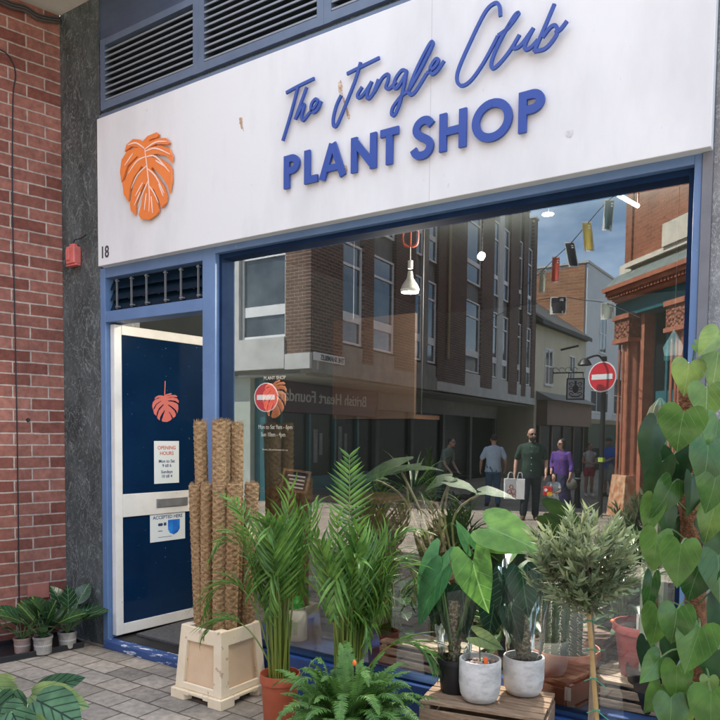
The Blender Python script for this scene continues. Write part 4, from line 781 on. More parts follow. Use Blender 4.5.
def blade(mb, base, d, up, L_, kind, W=1.0, bend=.6, fold=.25, wave=.0, k=4, twist=0):
    "one leaf blade on a curved midrib"
    d = V(d).normalized(); up = V(up); s = d.cross(up)
    if s.length < 1e-4: s = d.cross(V((1, 0, .2)))
    s.normalize(); n = s.cross(d).normalized()
    if twist: q = Matrix.Rotation(twist, 3, d); s = q @ s; n = q @ n
    edge, mid = OUT[kind]; ph = random.uniform(0, 6)
    def at(al, ac):
        t = al/1.0; a = bend*t
        if abs(bend) > 1e-3 and t > 0: x = math.sin(a)/bend; z = -(1-math.cos(a))/bend
        else: x = t; z = 0
        nn = n*math.cos(a)+d*math.sin(a)
        return base+(d*x+n*z)*L_ + s*(ac*W*L_)+nn*(fold*abs(ac)*W*L_ + wave*L_*math.sin(9*al+ph)*abs(ac)*2)
    vs = []; uv = []; rows = len(edge); cols = 2*k+1
    for i in range(rows):
        for j in range(-k, k+1):
            f = abs(j)/k; al = mid[i]+(edge[i][0]-mid[i])*f; ac = edge[i][1]*f*(1 if j >= 0 else -1)
            vs.append(at(al, ac)); uv.append((.5+ac, al))
    fs = [(i*cols+j, i*cols+j+1, (i+1)*cols+j+1, (i+1)*cols+j) for i in range(rows-1) for j in range(cols-1)]
    mb.tint = random.random(); mb.add(vs, fs, uv)
def strip(mb, base, d, up, L_, W, bend=.6, fold=.3, n=4):
    "a narrow folded leaflet"
    d = V(d).normalized(); s = d.cross(V(up))
    if s.length < 1e-4: s = V((1, 0, 0))
    s.normalize(); nn = s.cross(d); vs = []; uv = []
    for i in range(n+1):
        t = i/n; a = bend*t; x = math.sin(a)/bend if abs(bend) > 1e-3 else t; z = -(1-math.cos(a))/bend if abs(bend) > 1e-3 else 0
        c = base+(d*x+nn*z)*L_; w_ = W*.5*(math.sin(PI*(.12+.88*t)**.75) if i < n else .03); nd = nn*math.cos(a)+d*math.sin(a)
        vs += [c-s*w_+nd*(fold*w_), c, c+s*w_+nd*(fold*w_)]; uv += [(0, t), (.5, t), (1, t)]
    fs = []
    for i in range(n): fs += [(i*3, i*3+1, i*3+4, i*3+3), (i*3+1, i*3+2, i*3+5, i*3+4)]
    mb.add(vs, fs, uv)
def arcpath(base, d, L_, droop, n=12, side=0.0):
    "a stalk that leaves along d and droops under its weight"
    d = V(d).normalized(); p = V(base); o = [p.copy()]; h = V((d.x, d.y, 0)); 
    for i in range(n):
        t = (i+1)/n; q = (d+V((0, 0, -1))*droop*t*t*1.0+V((-d.y, d.x, 0))*side*t).normalized(); p = p+q*(L_/n); o.append(p.copy())
    return o
def palm_frond(mbl, mbs, base, d, L_, droop, nleaf=34, ll=.24, lw=.013, start=.38, side=0, vee=.9, leafdroop=.8):
    pa = arcpath(base, d, L_, droop, 18, side); mbs.tube(pa, [.0052*(1-.8*i/18)+.0006 for i in range(19)], 5)
    def at(t):
        x = t*18; i = min(int(x), 17); return pa[i].lerp(pa[i+1], x-i), (pa[i+1]-pa[i]).normalized()
    hz_ = V((d[0], d[1], 0)).normalized()
    for k in range(nleaf):
        t = start+(1-start)*k/(nleaf-1); p, tg = at(t); sd = tg.cross(tg.cross(hz_)); sd = V((-hz_.y, hz_.x, 0)); sd = (sd-tg*sd.dot(tg)).normalized(); nn = sd.cross(tg)
        if nn.z < 0 and tg.z < .9: nn = -nn
        f = math.sin(PI*min(1, .2+.8*(k/(nleaf-1)))**.9)*.75+.25 if k < nleaf-1 else .5
        for s in (-1, 1):
            dd = tg*(.75+.5*k/nleaf)+sd*s*vee+nn*.35+V((random.uniform(-1, 1), random.uniform(-1, 1), random.uniform(-1, 1)))*.07
            mbl.tint = random.random(); strip(mbl, p, dd, nn, ll*f*random.uniform(.85, 1.1), lw*random.uniform(.85, 1.15), leafdroop*random.uniform(.6, 1.3), .5, 4)
def pot(parent, c, r, h, m, taper=.78, rim=.10, soil=True, rimh=.16, wall=.05, name='pot'):
    b = MB(); r0 = r*taper
    pr = [(r0*.96, 0), (r0, .006), (r*(1-rim*.4)*.97, h*(1-rimh)), (r, h*(1-rimh)+.002), (r, h-.006), (r*.99, h), (r*(1-wall), h), (r*(1-wall*1.3), h*.86)]
    b.lathe(pr, c, 32); o = b.build(name, m, parent, smooth=True, sharp=40)
    if soil:
        b = MB(); n = 20; vs = [V(c)+V((0, 0, h*.875))]
        for ring in (.5, 1):
            for k in range(n): vs.append(V(c)+V((r*(1-wall*1.3)*ring*math.cos(2*PI*k/n), r*(1-wall*1.3)*ring*math.sin(2*PI*k/n), h*.87+random.uniform(-.004, .008)*(ring < 1))))
        b.add(vs, [(0, 1+k, 1+(k+1) % n) for k in range(n)]+[(1+k, 1+n+k, 1+n+(k+1) % n, 1+(k+1) % n) for k in range(n)]); b.build('soil', M['soil'], o, smooth=True)
    return o
def coir_pole(mb, path, r, n=28, turns_per_m=58):
    "coir wound on a stake: crossing rope ridges"
    path = [V(p) for p in path]; L_ = sum((path[i+1]-path[i]).length for i in range(len(path)-1)); N_ = max(40, int(L_*210)); pp = []
    for i in range(N_+1):
        x = i/N_*(len(path)-1); k = min(int(x), len(path)-2); pp.append(path[k].lerp(path[k+1], x-k))
    dz = L_/N_; ph = random.uniform(0, 6)
    def rf(th, i):
        z = i*dz*2*PI*turns_per_m
        a = math.sin(4*th+z*.5+ph); c = math.sin(4*th-z*.5+ph); return 1+.10*max(a, c)+.03*math.sin(7*th+i*1.7)+random.uniform(-.05, .05)
    mb.tube(pp, r, n, True, 1.0, None, rf); return pp
def fuzz(mb, pp, r, count, ln=.016):
    for _ in range(count):
        i = random.randrange(len(pp)-1); t = (pp[i+1]-pp[i]).normalized(); a = random.uniform(0, 2*PI); s = t.cross(V((1, .3, .2))).normalized(); b = t.cross(s); o = s*math.cos(a)+b*math.sin(a)
        p = pp[i]+o*r*1.0; d = (o+t*random.uniform(-1, 1)+s*random.uniform(-.6, .6)).normalized()*ln*random.uniform(.4, 1.3); w_ = t.cross(d).normalized()*.0008
        mb.tint = random.random(); mb.add([p-w_, p+w_, p+d], [(0, 1, 2)])
def topfuzz(mb, c, r, count=60):
    for _ in range(count):
        a = random.uniform(0, 2*PI); q = r*random.uniform(.2, 1.05); p = c+V((q*math.cos(a), q*math.sin(a), 0)); d = V((random.uniform(-.6, .6), random.uniform(-.6, .6), 1)).normalized()*random.uniform(.006, .028); w_ = V((.001, .0006, 0)); mb.add([p-w_, p+w_, p+d], [(0, 1, 2)])
M['palm'] = leafmat('palm_leaflets', (.06, .155, .03), (.17, .33, .065), None, rough=.35, trans=.3)
M['palm_stem'] = mat('yellow_green_cane', (.20, .22, .03), .45, (.10, .17, .03), 14, stretch=(1, 1, .3))
M['fern'] = leafmat('fern_fronds', (.07, .175, .035), (.16, .32, .075), None, rough=.5, trans=.35)
M['heartleaf'] = leafmat('heart_leaves', (.02, .078, .02), (.115, .235, .05), (.12, .22, .075), 3.6, 1.5, .035, rough=.25, trans=.32, midw=.008)
M['heartleaf_new'] = leafmat('young_heart_leaves', (.13, .24, .05), (.20, .30, .08), (.27, .36, .14), 3.8, 1.5, .04, rough=.35, trans=.4, midw=.010)
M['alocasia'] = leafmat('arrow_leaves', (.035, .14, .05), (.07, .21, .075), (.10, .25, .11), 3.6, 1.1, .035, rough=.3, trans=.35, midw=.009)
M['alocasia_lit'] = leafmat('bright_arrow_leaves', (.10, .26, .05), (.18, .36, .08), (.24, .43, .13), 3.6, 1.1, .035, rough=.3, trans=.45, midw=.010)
M['darkarrow'] = leafmat('dark_velvet_leaves', (.010, .035, .022), (.022, .06, .035), (.06, .12, .07), 5, .9, .06, rough=.35, trans=.1, midw=.014)
M['dragon'] = leafmat('dragon_scale_leaves', (.032, .085, .045), (.075, .16, .085), (.008, .027, .015), 4.6, 1.1, .15, rough=.4, spec=.2, trans=.15, midw=.018)
M['dragon_new'] = leafmat('young_dragon_scale_leaves', (.20, .29, .10), (.29, .37, .14), (.07, .16, .05), 4.6, 1.1, .06, rough=.35, trans=.4, midw=.02)
M['calathea'] = leafmat('striped_dark_leaves', (.011, .042, .018), (.022, .065, .026), (.12, .18, .09), 4.5, 1.0, .10, rough=.3, trans=.15, midw=.014)
M['croton'] = leafmat('yellow_ribbed_leaves', (.014, .05, .018), (.035, .085, .026), (.15, .22, .05), 5, 1.1, .05, rough=.3, trans=.2, midw=.022)
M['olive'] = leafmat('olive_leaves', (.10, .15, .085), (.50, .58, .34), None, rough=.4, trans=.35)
M['darkleaf'] = leafmat('deep_green_leaves', (.012, .045, .016), (.035, .09, .03), None, rough=.35, trans=.2)
M['monstera'] = leafmat('monstera_leaves', (.010, .036, .014), (.02, .055, .022), (.045, .08, .04), 5, 1.0, .05, rough=.6, spec=.15, trans=.12, midw=.014)
M['stalk'] = mat('green_stalk', (.08, .15, .045), .5, (.12, .19, .06), 14)
M['palestalk'] = mat('pale_stalk', (.20, .18, .11), .5, (.15, .15, .08), 14)
M['cello'] = glassmat('clear_wrap', .03, (.90, .92, .92), .12)
# ================================================================== ON THE PAVEMENT
# white plastic bucket with coir poles
bc0 = V((1.362, -.212, 0)); bu = thing('flower_bucket', 'square cream plastic flower bucket holding coir poles beside the open door', 'bucket', bc0)
hb, ht, hz_ = .178, .153, .405
def sq(h, z, o=bc0): return [o+V((x*h, y*h, z)) for x, y in ((-1, -1), (1, -1), (1, 1), (-1, 1))]
b = MB()
b.hexa(sq(hb-.022, .06), sq(ht-.016, hz_-.05))                       # inner tub
o_in = b.build('inner_tub', mat('tan_plastic', (.66, .46, .28), .5, (.72, .53, .34), 6), bu, bevel=.004)
b = MB()
for i in range(4):                                                    # tapered corner posts
    cx, cy = ((-1, -1), (1, -1), (1, 1), (-1, 1))[i]
    lo = [bc0+V((cx*(hb-a), cy*(hb-c), .055)) for a, c in ((0, 0), (.062, 0), (.062, .062), (0, .062))]; hi = [bc0+V((cx*(ht-a), cy*(ht-c), hz_)) for a, c in ((0, 0), (.058, 0), (.058, .058), (0, .058))]
    if cx*cy < 0: lo = lo[::-1]; hi = hi[::-1]
    b.hexa(lo, hi)
def wallquad(z0, z1, thick=.014):
    for i in range(4):
        h0 = hb+(ht-hb)*(z0-.055)/(hz_-.055); h1 = hb+(ht-hb)*(z1-.055)/(hz_-.055); q0 = sq(h0-.0015, z0); q1 = sq(h1-.0015, z1); p0 = sq(h0-thick, z0); p1 = sq(h1-thick, z1); j = (i+1) % 4
        b.hexa([q0[i], q0[j], p0[j], p0[i]], [q1[i], q1[j], p1[j], p1[i]])
wallquad(hz_-.085, hz_-.002); wallquad(.056, .095)
b.build('outer_frame', M['bucket'], bu, bevel=.006)
b = MB()
for i in range(4):                                                    # foot ring with arched feet
    q = sq(hb+.016, 0); p = sq(hb-.03, 0); j = (i+1) % 4
    for a, e, z0 in ((0, .26, 0), (.26, .36, .03), (.36, .64, .038), (.64, .74, .03), (.74, 1, 0)):
        A0 = q[i].lerp(q[j], a); A1 = q[i].lerp(q[j], e); B1 = p[i].lerp(p[j], e); B0_ = p[i].lerp(p[j], a); b.hexa([x+V((0, 0, z0)) for x in (A0, A1, B1, B0_)], [x+V((0, 0, .0555)) for x in (A0, A1, B1, B0_)])
b.build('foot_ring', M['bucket'], bu, bevel=.004)
poles = [(200, 422, 1.37, -.23, .034, 'tall coir pole at the left end of the tall row'), (219, 421, 1.47, -.23, .036, 'tall coir pole second from the left, standing proud of the row'), (226.5, 421.5, 1.47, -.13, .030, 'tall coir pole half hidden behind its taller neighbour'), (237.5, 423.5, 1.50, -.10, .032, 'tall coir pole at the right end of the tall row'),
         (195, 485, 1.30, -.27, .033, 'short coir pole at the left front corner of the bucket'), (206.5, 484.5, 1.37, -.28, .030, 'slim short coir pole second from the left corner of the bucket'), (219.5, 485, 1.44, -.29, .036, 'short coir pole at the front middle of the bucket'), (234.5, 484, 1.48, -.25, .036, 'thick short coir pole right of the front middle one'), (252, 483.5, 1.48, -.10, .036, 'short coir pole at the right back behind the palm leaves')]
for u, v, bxx, byy, r, lab in poles:
    tp_ = P(u, v, byy); tq = .3/(tp_.z-.1); cl = lambda a: (max(-.103, min(.103, a))-a*tq)/(1-tq); bt = V((bc0.x+cl(tp_.x-bc0.x), bc0.y+cl(byy-bc0.y), .1)); t = thing('coir_pole', lab, 'moss pole', bt, 'coir moss poles in the cream bucket')
    b = MB(); pp = coir_pole(b, [bt, bt.lerp(tp_, .5), tp_], r, 32); b.build('coir_winding', M['coir'], t, smooth=True, sharp=60)
    b = MB(); fuzz(b, pp, r, 750); topfuzz(b, pp[-1], r, 70); b.build('loose_fibres', M['coir'], t)
# areca palm one
def palm(c, name, lab, potm, potr, poth, stems, fronds, seed):
    random.seed(seed); t = thing(name, lab, 'palm', c, 'potted areca palms outside the window')
    pot(t, c, potr, poth, potm)
    bs = MB(); bl = MB(); z0 = poth*.85
    for k in range(stems):
        a = random.uniform(0, 2*PI); q = potr*.5*math.sqrt(random.random()); p0 = c+V((q*math.cos(a), q*math.sin(a), z0)); p1 = p0+V((math.cos(a)*random.uniform(-.02, .035), math.sin(a)*random.uniform(-.02, .035), random.uniform(.28, .5)))
        bs.tube([p0, p0.lerp(p1, .5)+V((0, 0, .0)), p1], [.0055, .0045, .003], 5)
    for (az, el, L_, dr, n_, ll) in fronds:
        lwid = .0150; comb = n_ > 30
        if comb: n_ -= 30
        a = R_(az); e = R_(el); d = V((math.cos(a)*math.cos(e), math.sin(a)*math.cos(e), math.sin(e))); q = potr*.34
        palm_frond(bl, bs, c+V((math.cos(a)*q*random.random(), math.sin(a)*q*random.random(), z0)), d, L_, dr, n_, ll, lwid, .70 if comb else random.uniform(.5, .64), random.uniform(-.12, .12), 1.25 if comb else random.uniform(.4, .8), .35 if comb else 1.0)
    bs.build('stems', M['palm_stem'], t, smooth=True); bl.build('fronds', M['palm'], t)
c1 = DP(280, 690, 3.52); c1.z = 0
fr1 = []
random.seed(3)
for k in range(17): fr1.append((random.uniform(70, 300), random.uniform(81, 89), random.uniform(.62, .94), random.uniform(.5, 1.7), 11, random.uniform(.17, .25)))
fr1 += [(190, 79, .98, .9, 43, .14), (205, 76, .76, 1.7, 12, .2), (215, 66, .54, 1.5, 11, .18)]
palm(c1, 'areca_palm', 'areca palm in a terracotta coloured pot beside the cream bucket', M['terracotta'], .098, .29, 34, fr1, 11)
c2 = DP(346, 700, 3.30); c2.z = 0
random.seed(5); fr2 = []
for k in range(21): fr2.append((random.uniform(-115, 115), random.uniform(80, 89), random.uniform(.56, .86), random.uniform(.5, 1.6), 11, random.uniform(.17, .25)))
fr2 += [(128, 87, 1.13, .35, 45, .135), (20, 80, .95, 1.6, 13, .22), (5, 64, .60, 1.5, 11, .2), (60, 80, .9, 1.0, 12, .2)]
palm(c2, 'areca_palm', 'tallest areca palm rising behind the bushy fern', M['black'], .11, .26, 40, fr2, 12)
# fern
cf = DP(346, 730, 2.95); cf.z = 0; t = thing('boston_fern', 'bushy bright green fern in front of the taller palm', 'fern', cf); random.seed(21)
pot(t, cf, .12, .26, M['black'])
bl = MB(); bs = MB()
for k in range(95):
    a = random.uniform(0, 2*PI); e = R_(random.uniform(28, 84)); L_ = random.uniform(.24, .40); d = V((math.cos(a)*math.cos(e), math.sin(a)*math.cos(e), math.sin(e)))
    pa = arcpath(cf+V((math.cos(a)*.07*random.random(), math.sin(a)*.07*random.random(), .24)), d, L_, random.uniform(.7, 1.9), 12, random.uniform(-.3, .3)); bs.tube(pa, [.0018]*13, 4)
    bl.tint = random.random()
    for i in range(44):
        x = 12*(.12+.88*i/43); j = min(int(x), 11); p = pa[j].lerp(pa[j+1], x-j); tg = (pa[j+1]-pa[j]).normalized(); sd = tg.cross(V((0, 0, 1)))
        if sd.length < .1: sd = V((1, 0, 0))
        sd.normalize(); nn = sd.cross(tg); f = math.sin(PI*(.25+.74*(i/43)))**.8
        for s in (-1, 1): strip(bl, p, sd*s+tg*.35+nn*random.uniform(.0, .35), nn, .042*f*random.uniform(.9, 1.1)+.004, .0092, random.uniform(.2, 1.0), .25, 2)
bs.build('stalks', M['stalk'], t); bl.build('fronds', M['fern'], t)
tg_ = P(354.5, 663, cf.y-.02); b = MB(); b.tube([tg_+V((0, .02, -.36)), tg_], .004, 6); b.build('label_stake', M['black'], t); b = MB(); b.ell(tg_, (.009, .006, .013)); b.build('orange_bud', M['orange_tag'], t, smooth=True)
# slatted wooden crate
def crate(name, lab, c, sx, sy, h, m_x, m_y, n_top=5, n_side=3, rot=0, group=None):
    t = thing(name, lab, 'crate', c, group); ex = V((math.cos(rot), math.sin(rot), 0)); ey = V((-ex.y, ex.x, 0)); 
    b = MB(); w_ = sy*2/n_top
    for k in range(n_top): y0 = -sy+k*w_; b.obox(c, ex, ey, UP, (-sx+random.uniform(-.004, .004), y0+.004, h-.014+random.uniform(-.002, .001)), (sx+random.uniform(-.004, .004), y0+w_-.005, h))
    b.build('top_slats', m_x, t, bevel=.0015)
    hs_ = (h-.02)/n_side
    for sgn in (-1, 1):
        b = MB()
        for k in range(n_side): z0 = k*hs_; b.obox(c, ex, ey, UP, (-sx, sgn*sy-.006, z0+.006), (sx, sgn*sy+.006, z0+hs_-.010))
        b.build('side_slats', m_x, t, bevel=.0015)
        b = MB()
        for k in range(n_side): z0 = k*hs_; b.obox(c, ex, ey, UP, (sgn*sx-.006, -sy+.008, z0+.005), (sgn*sx+.006, sy-.008, z0+hs_-.011))
        b.build('end_slats', m_y, t, bevel=.0015)
        for s2 in (-1, 1):
            b = MB(); b.obox(c, ex, ey, UP, (sgn*(sx-.008), s2*(sy-.008), 0), (sgn*(sx-.04), s2*(sy-.03), h-.015)); b.build('corner_post', m_y, t)
    return t
CT = .335
a = G(411, 702, CT); bq = G(545, 716, CT); ck = G(557, 691, CT); e_ = G(443, 680, CT)
print('crate corners', a, bq, ck, e_)
rot_c = math.atan2(bq.y-a.y, bq.x-a.x); cc = (a+bq+ck+e_)/4; cc.z = 0
crate('wooden_crate', 'brown slatted wooden crate with two white pots standing on it', cc, .255, .165, CT, M['wood'], M['wood_y'], 5, 3, rot_c*.6)
def white_pot(u, v, r, h, lab):
    c = G(u, v, CT+.001); t = thing('white_pot', lab, 'plant pot', c, 'white ceramic pots on the crate'); b = MB()
    b.lathe([(r*.62, 0), (r*.80, .006), (r*.93, .03), (r, .075), (r*1.0, h-.004), (r*.98, h), (r*.90, h), (r*.88, h*.84), (0, h*.84)], c, 40); b.build('pot', M['whitepot'], t, smooth=True, sharp=50)
    b = MB(); b.lathe([(0, h*.853), (r*.87, h*.853)], c, 24, cap0=False); b.build('soil', M['soil'], t); return c, t
pc1, t1 = white_pot(479.5, 699.5, .088, .178, 'white pot with a small yellow green leaf on the crate'); pc2, t2 = white_pot(523, 693, .088, .165, 'white pot with a wrapped dark leaved plant on the crate')
sp_ = thing('seedling', 'small plant with one yellow green arrow leaf in the left white pot', 'plant', pc1+V((0, 0, .155))); b = MB(); pa = arcpath(pc1+V((.0, 0, .15)), V((.0, -.1, 1)), .10, .4, 6); b.tube(pa, .003, 5); b.build('stalk', M['stalk'], sp_)
b = MB(); blade(b, pa[-1]+V((-.0, 0, .02)), V((.75, .25, -.28)), V((-.1, -.9, .8)), .115, 'arrow', 1.25, .3, .15); b.build('leaf', M['dragon_new'], sp_, smooth=True)
b = MB()
for k in range(30): q = pc1+V((random.uniform(-.05, .05), random.uniform(-.05, .05), .158)); b.ell(q, (.012, .012, .012), 6, 4)
b.build('bark_chips', mat('bark_chips', (.10, .05, .03), .9, (.5, .42, .36), 50), sp_)
b = MB(); b.box(pc1+V((.035, -.04, .15)), pc1+V((.05, -.036, .2))); b.build('plant_tag', M['orange_tag'], sp_)
# wrapped plants
def wrap_sleeve(root, c, r0, r1, z0, z1, seed=1):
    random.seed(seed); b = MB(); n = 26; vs = []; rows = 9
    for j in range(rows+1):
        t = j/rows; r = r0+(r1-r0)*t
        for k in range(n):
            a = 2*PI*k/n; rr = r*(1+.10*math.sin(5*a+seed+3*t)+random.uniform(-.04, .04)); vs.append(c+V((rr*math.cos(a), rr*math.sin(a), z0+(z1-z0)*t+(random.uniform(-.02, .02) if j == rows else 0))))
    b.add(vs, [(j*n+k, j*n+(k+1) % n, (j+1)*n+(k+1) % n, (j+1)*n+k) for j in range(rows) for k in range(n)]); return b.build('clear_wrap', M['cello'], root, smooth=True)
def leaf_on(mbl, mbs, base, at_, d, up, L_, kind, W=1, bend=.4, fold=.2, r=.004, sag=.0):
    base = V(base); at_ = V(at_); md = base.lerp(at_, .55)+V((0, 0, sag)); mbs.tube(smooth_path([base, md, at_], 5), [r*1.3-(.5*r*i/10) for i in range(11)], 6); blade(mbl, at_, d, up, L_, kind, W, bend, fold)
wp = thing('wrapped_plant', 'dark arrow leaved plant in clear wrap growing from the right white pot', 'plant', pc2+V((0, 0, .14))); bl = MB(); bs = MB()
for u, v, dy, L_, d in [(508, 575, .03, .19, (-.2, -.2, -1)), (522, 572, -.0, .20, (.25, -.25, -1)), (511, 610, -.05, .15, (.45, -.3, -.9)), (495, 600, .04, .19, (-.15, -.1, -1))]: leaf_on(bl, bs, pc2+V((random.uniform(-.03, .03), random.uniform(-.03, .03), .14)), P(u, v, pc2.y+dy), V(d), V((0, -1, .15)), L_, 'heart', .78, .2, .15)
bs.build('stalks', M['stalk'], wp); bl.build('leaves', M['darkarrow'], wp, smooth=True); b = MB(); pth = [pc2+V((.005, .0, .14)), P(520, 615, pc2.y)]; b2 = coir_pole(b, pth, .03, 20); b.build('moss_pole', mat('bark_pole', (.10, .075, .04), .95, (.42, .36, .22), 90, lo=.45, hi=.6, bump=1), wp, smooth=True); wrap_sleeve(wp, pc2, .07, .115, .15, .56, 4)
bp_c = G(456, 693, CT+.001); bp_c += V((-.02, .02, 0)); ap = thing('alocasia', 'alocasia with big bright arrow leaves in a black pot on the crate', 'plant', bp_c); pot(ap, bp_c, .075, .15, M['black'])
bl = MB(); bs = MB(); blit = MB(); yb = bp_c.y
for (u, v, dy, L_, d, up, kind, W, lit) in [
    (473, 563, -.10, .215, (.33, -.25, -.72), (-.1, -1, .25), 'arrow', 1.5, 1),
    (437, 562, -.05, .22, (-.30, -.3, -.8), (-.25, -1, .2), 'arrow', 1.15, 0),
    (441, 572, -.08, .275, (-.42, -.2, -.9), (-.45, -1, .1), 'heart', .62, 0),
    (489, 528, -.06, .255, (.93, .05, -.26), (.15, -.75, .7), 'heart', .82, 1),
    (487, 540, -.02, .17, (.95, .2, -.2), (.15, -.9, .4), 'heart', .62, 1),
    (469, 544, .03, .12, (-.4, -.2, .75), (.2, -1, .3), 'arrow', .9, 0),
    (452, 590, .02, .17, (-.1, -.3, -1), (.2, -1, .1), 'heart', .8, 0)]:
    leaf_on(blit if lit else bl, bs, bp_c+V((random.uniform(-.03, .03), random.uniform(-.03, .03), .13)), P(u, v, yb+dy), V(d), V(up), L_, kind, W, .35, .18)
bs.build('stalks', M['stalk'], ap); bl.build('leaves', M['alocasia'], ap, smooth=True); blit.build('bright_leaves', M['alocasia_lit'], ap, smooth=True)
bl = MB(); bs = MB()
for u, v, L_, d in [(440, 590, .19, (-.1, -.1, -1)), (463, 592, .2, (.1, -.1, -1)), (452, 610, .16, (.2, -.2, -.9))]: blade(bl, P(u, v, yb-.0), V(d), V((0, -1, .1)), L_, 'heart', .75, .2, .15)
bl.build('lower_leaves', M['darkarrow'], ap, smooth=True); wrap_sleeve(ap, bp_c, .062, .10, .13, .46, 7)
b = MB(); coir_pole(b, [bp_c+V((0, .0, .12)), P(455, 600, yb)], .026, 18); b.build('moss_pole', mat('bark_pole_two', (.10, .075, .04), .95, (.42, .36, .22), 90, lo=.45, hi=.6, bump=1), ap, smooth=True)
# olive standard with its cane
oc = DP(584, 562, 2.62); ob = V((oc.x+.035, oc.y, 0)); ot = thing('olive_tree', 'small olive tree with silvery ball crown tied to a bamboo cane', 'tree', ob); random.seed(31)
pot(ot, ob, .14, .26, M['black'])
b = MB(); tr = smooth_path([ob+V((.0, 0, .22)), P(593, 660, oc.y+.01), oc+V((.01, 0, -.05))], 4); b.tube(tr, [.012, .012, .011, .011, .010, .010, .010, .009, .008], 8)
bl = MB()
for k in range(155):
    a = random.uniform(0, 2*PI); z = random.uniform(-1, 1); q = math.sqrt(1-z*z); d = V((q*math.cos(a), q*math.sin(a), z)); R0 = .180*random.uniform(.66, 1.18)*(1-.10*(z < -.4))
    if d.y > .5: R0 *= .85
    tip = oc+d*R0; g = (d*.8+V((random.uniform(-.4, .4), random.uniform(-.4, .4), .75))).normalized(); Lt = random.uniform(.07, .13); pa = [tip-g*Lt*(1-i/7)+V((0, 0, -.0)) for i in range(8)]
    b.tube([oc+d*.02]+[pa[0], pa[3], pa[7]], [.003, .002, .0015, .0006], 4); h0 = g.cross(V((random.uniform(-1, 1), random.uniform(-1, 1), .2))).normalized()
    for i in range(1, 8):
        h = h0 if i % 2 else g.cross(h0)
        for s in (-1, 1):
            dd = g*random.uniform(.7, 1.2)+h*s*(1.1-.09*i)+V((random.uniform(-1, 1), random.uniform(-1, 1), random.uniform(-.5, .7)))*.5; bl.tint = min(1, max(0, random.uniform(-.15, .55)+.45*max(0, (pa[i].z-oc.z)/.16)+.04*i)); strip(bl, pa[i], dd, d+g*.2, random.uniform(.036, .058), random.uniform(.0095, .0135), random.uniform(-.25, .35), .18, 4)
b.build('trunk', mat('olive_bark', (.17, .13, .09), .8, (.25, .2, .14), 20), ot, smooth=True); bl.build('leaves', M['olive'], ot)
cn0 = P(597, 722, oc.y-.03); cn1 = P(588.5, 609, oc.y-.03); dr = (cn1-cn0); b = MB(); cn_b = cn0-dr*.45; ncan = 26
b.tube([cn_b.lerp(cn1+dr*.1, i/ncan) for i in range(ncan+1)], [.0085*(1.16 if i % 5 == 0 else 1) for i in range(ncan+1)], 10); b.build('bamboo_cane', M['cane'], ot, smooth=True)
for v_ in (621.5, 650, 679, 711):
    tq = (v_-609)/(722-609); p = cn1.lerp(cn0, tq); b = MB(); b.tube(smooth_path([p+V((.012*math.cos(x), .012*math.sin(x), .001*x)) for x in [i*PI/3 for i in range(7)]], 2), .002, 5); b.tube([p+V((.01, -.006, 0)), p+V((.05, -.012, .012 if v_ < 670 else -.02))], .0018, 4); b.tube([p+V((-.01, -.006, 0)), p+V((-.03, -.012, -.01))], .0018, 4); b.build('plant_tie', M['tie'], ot)
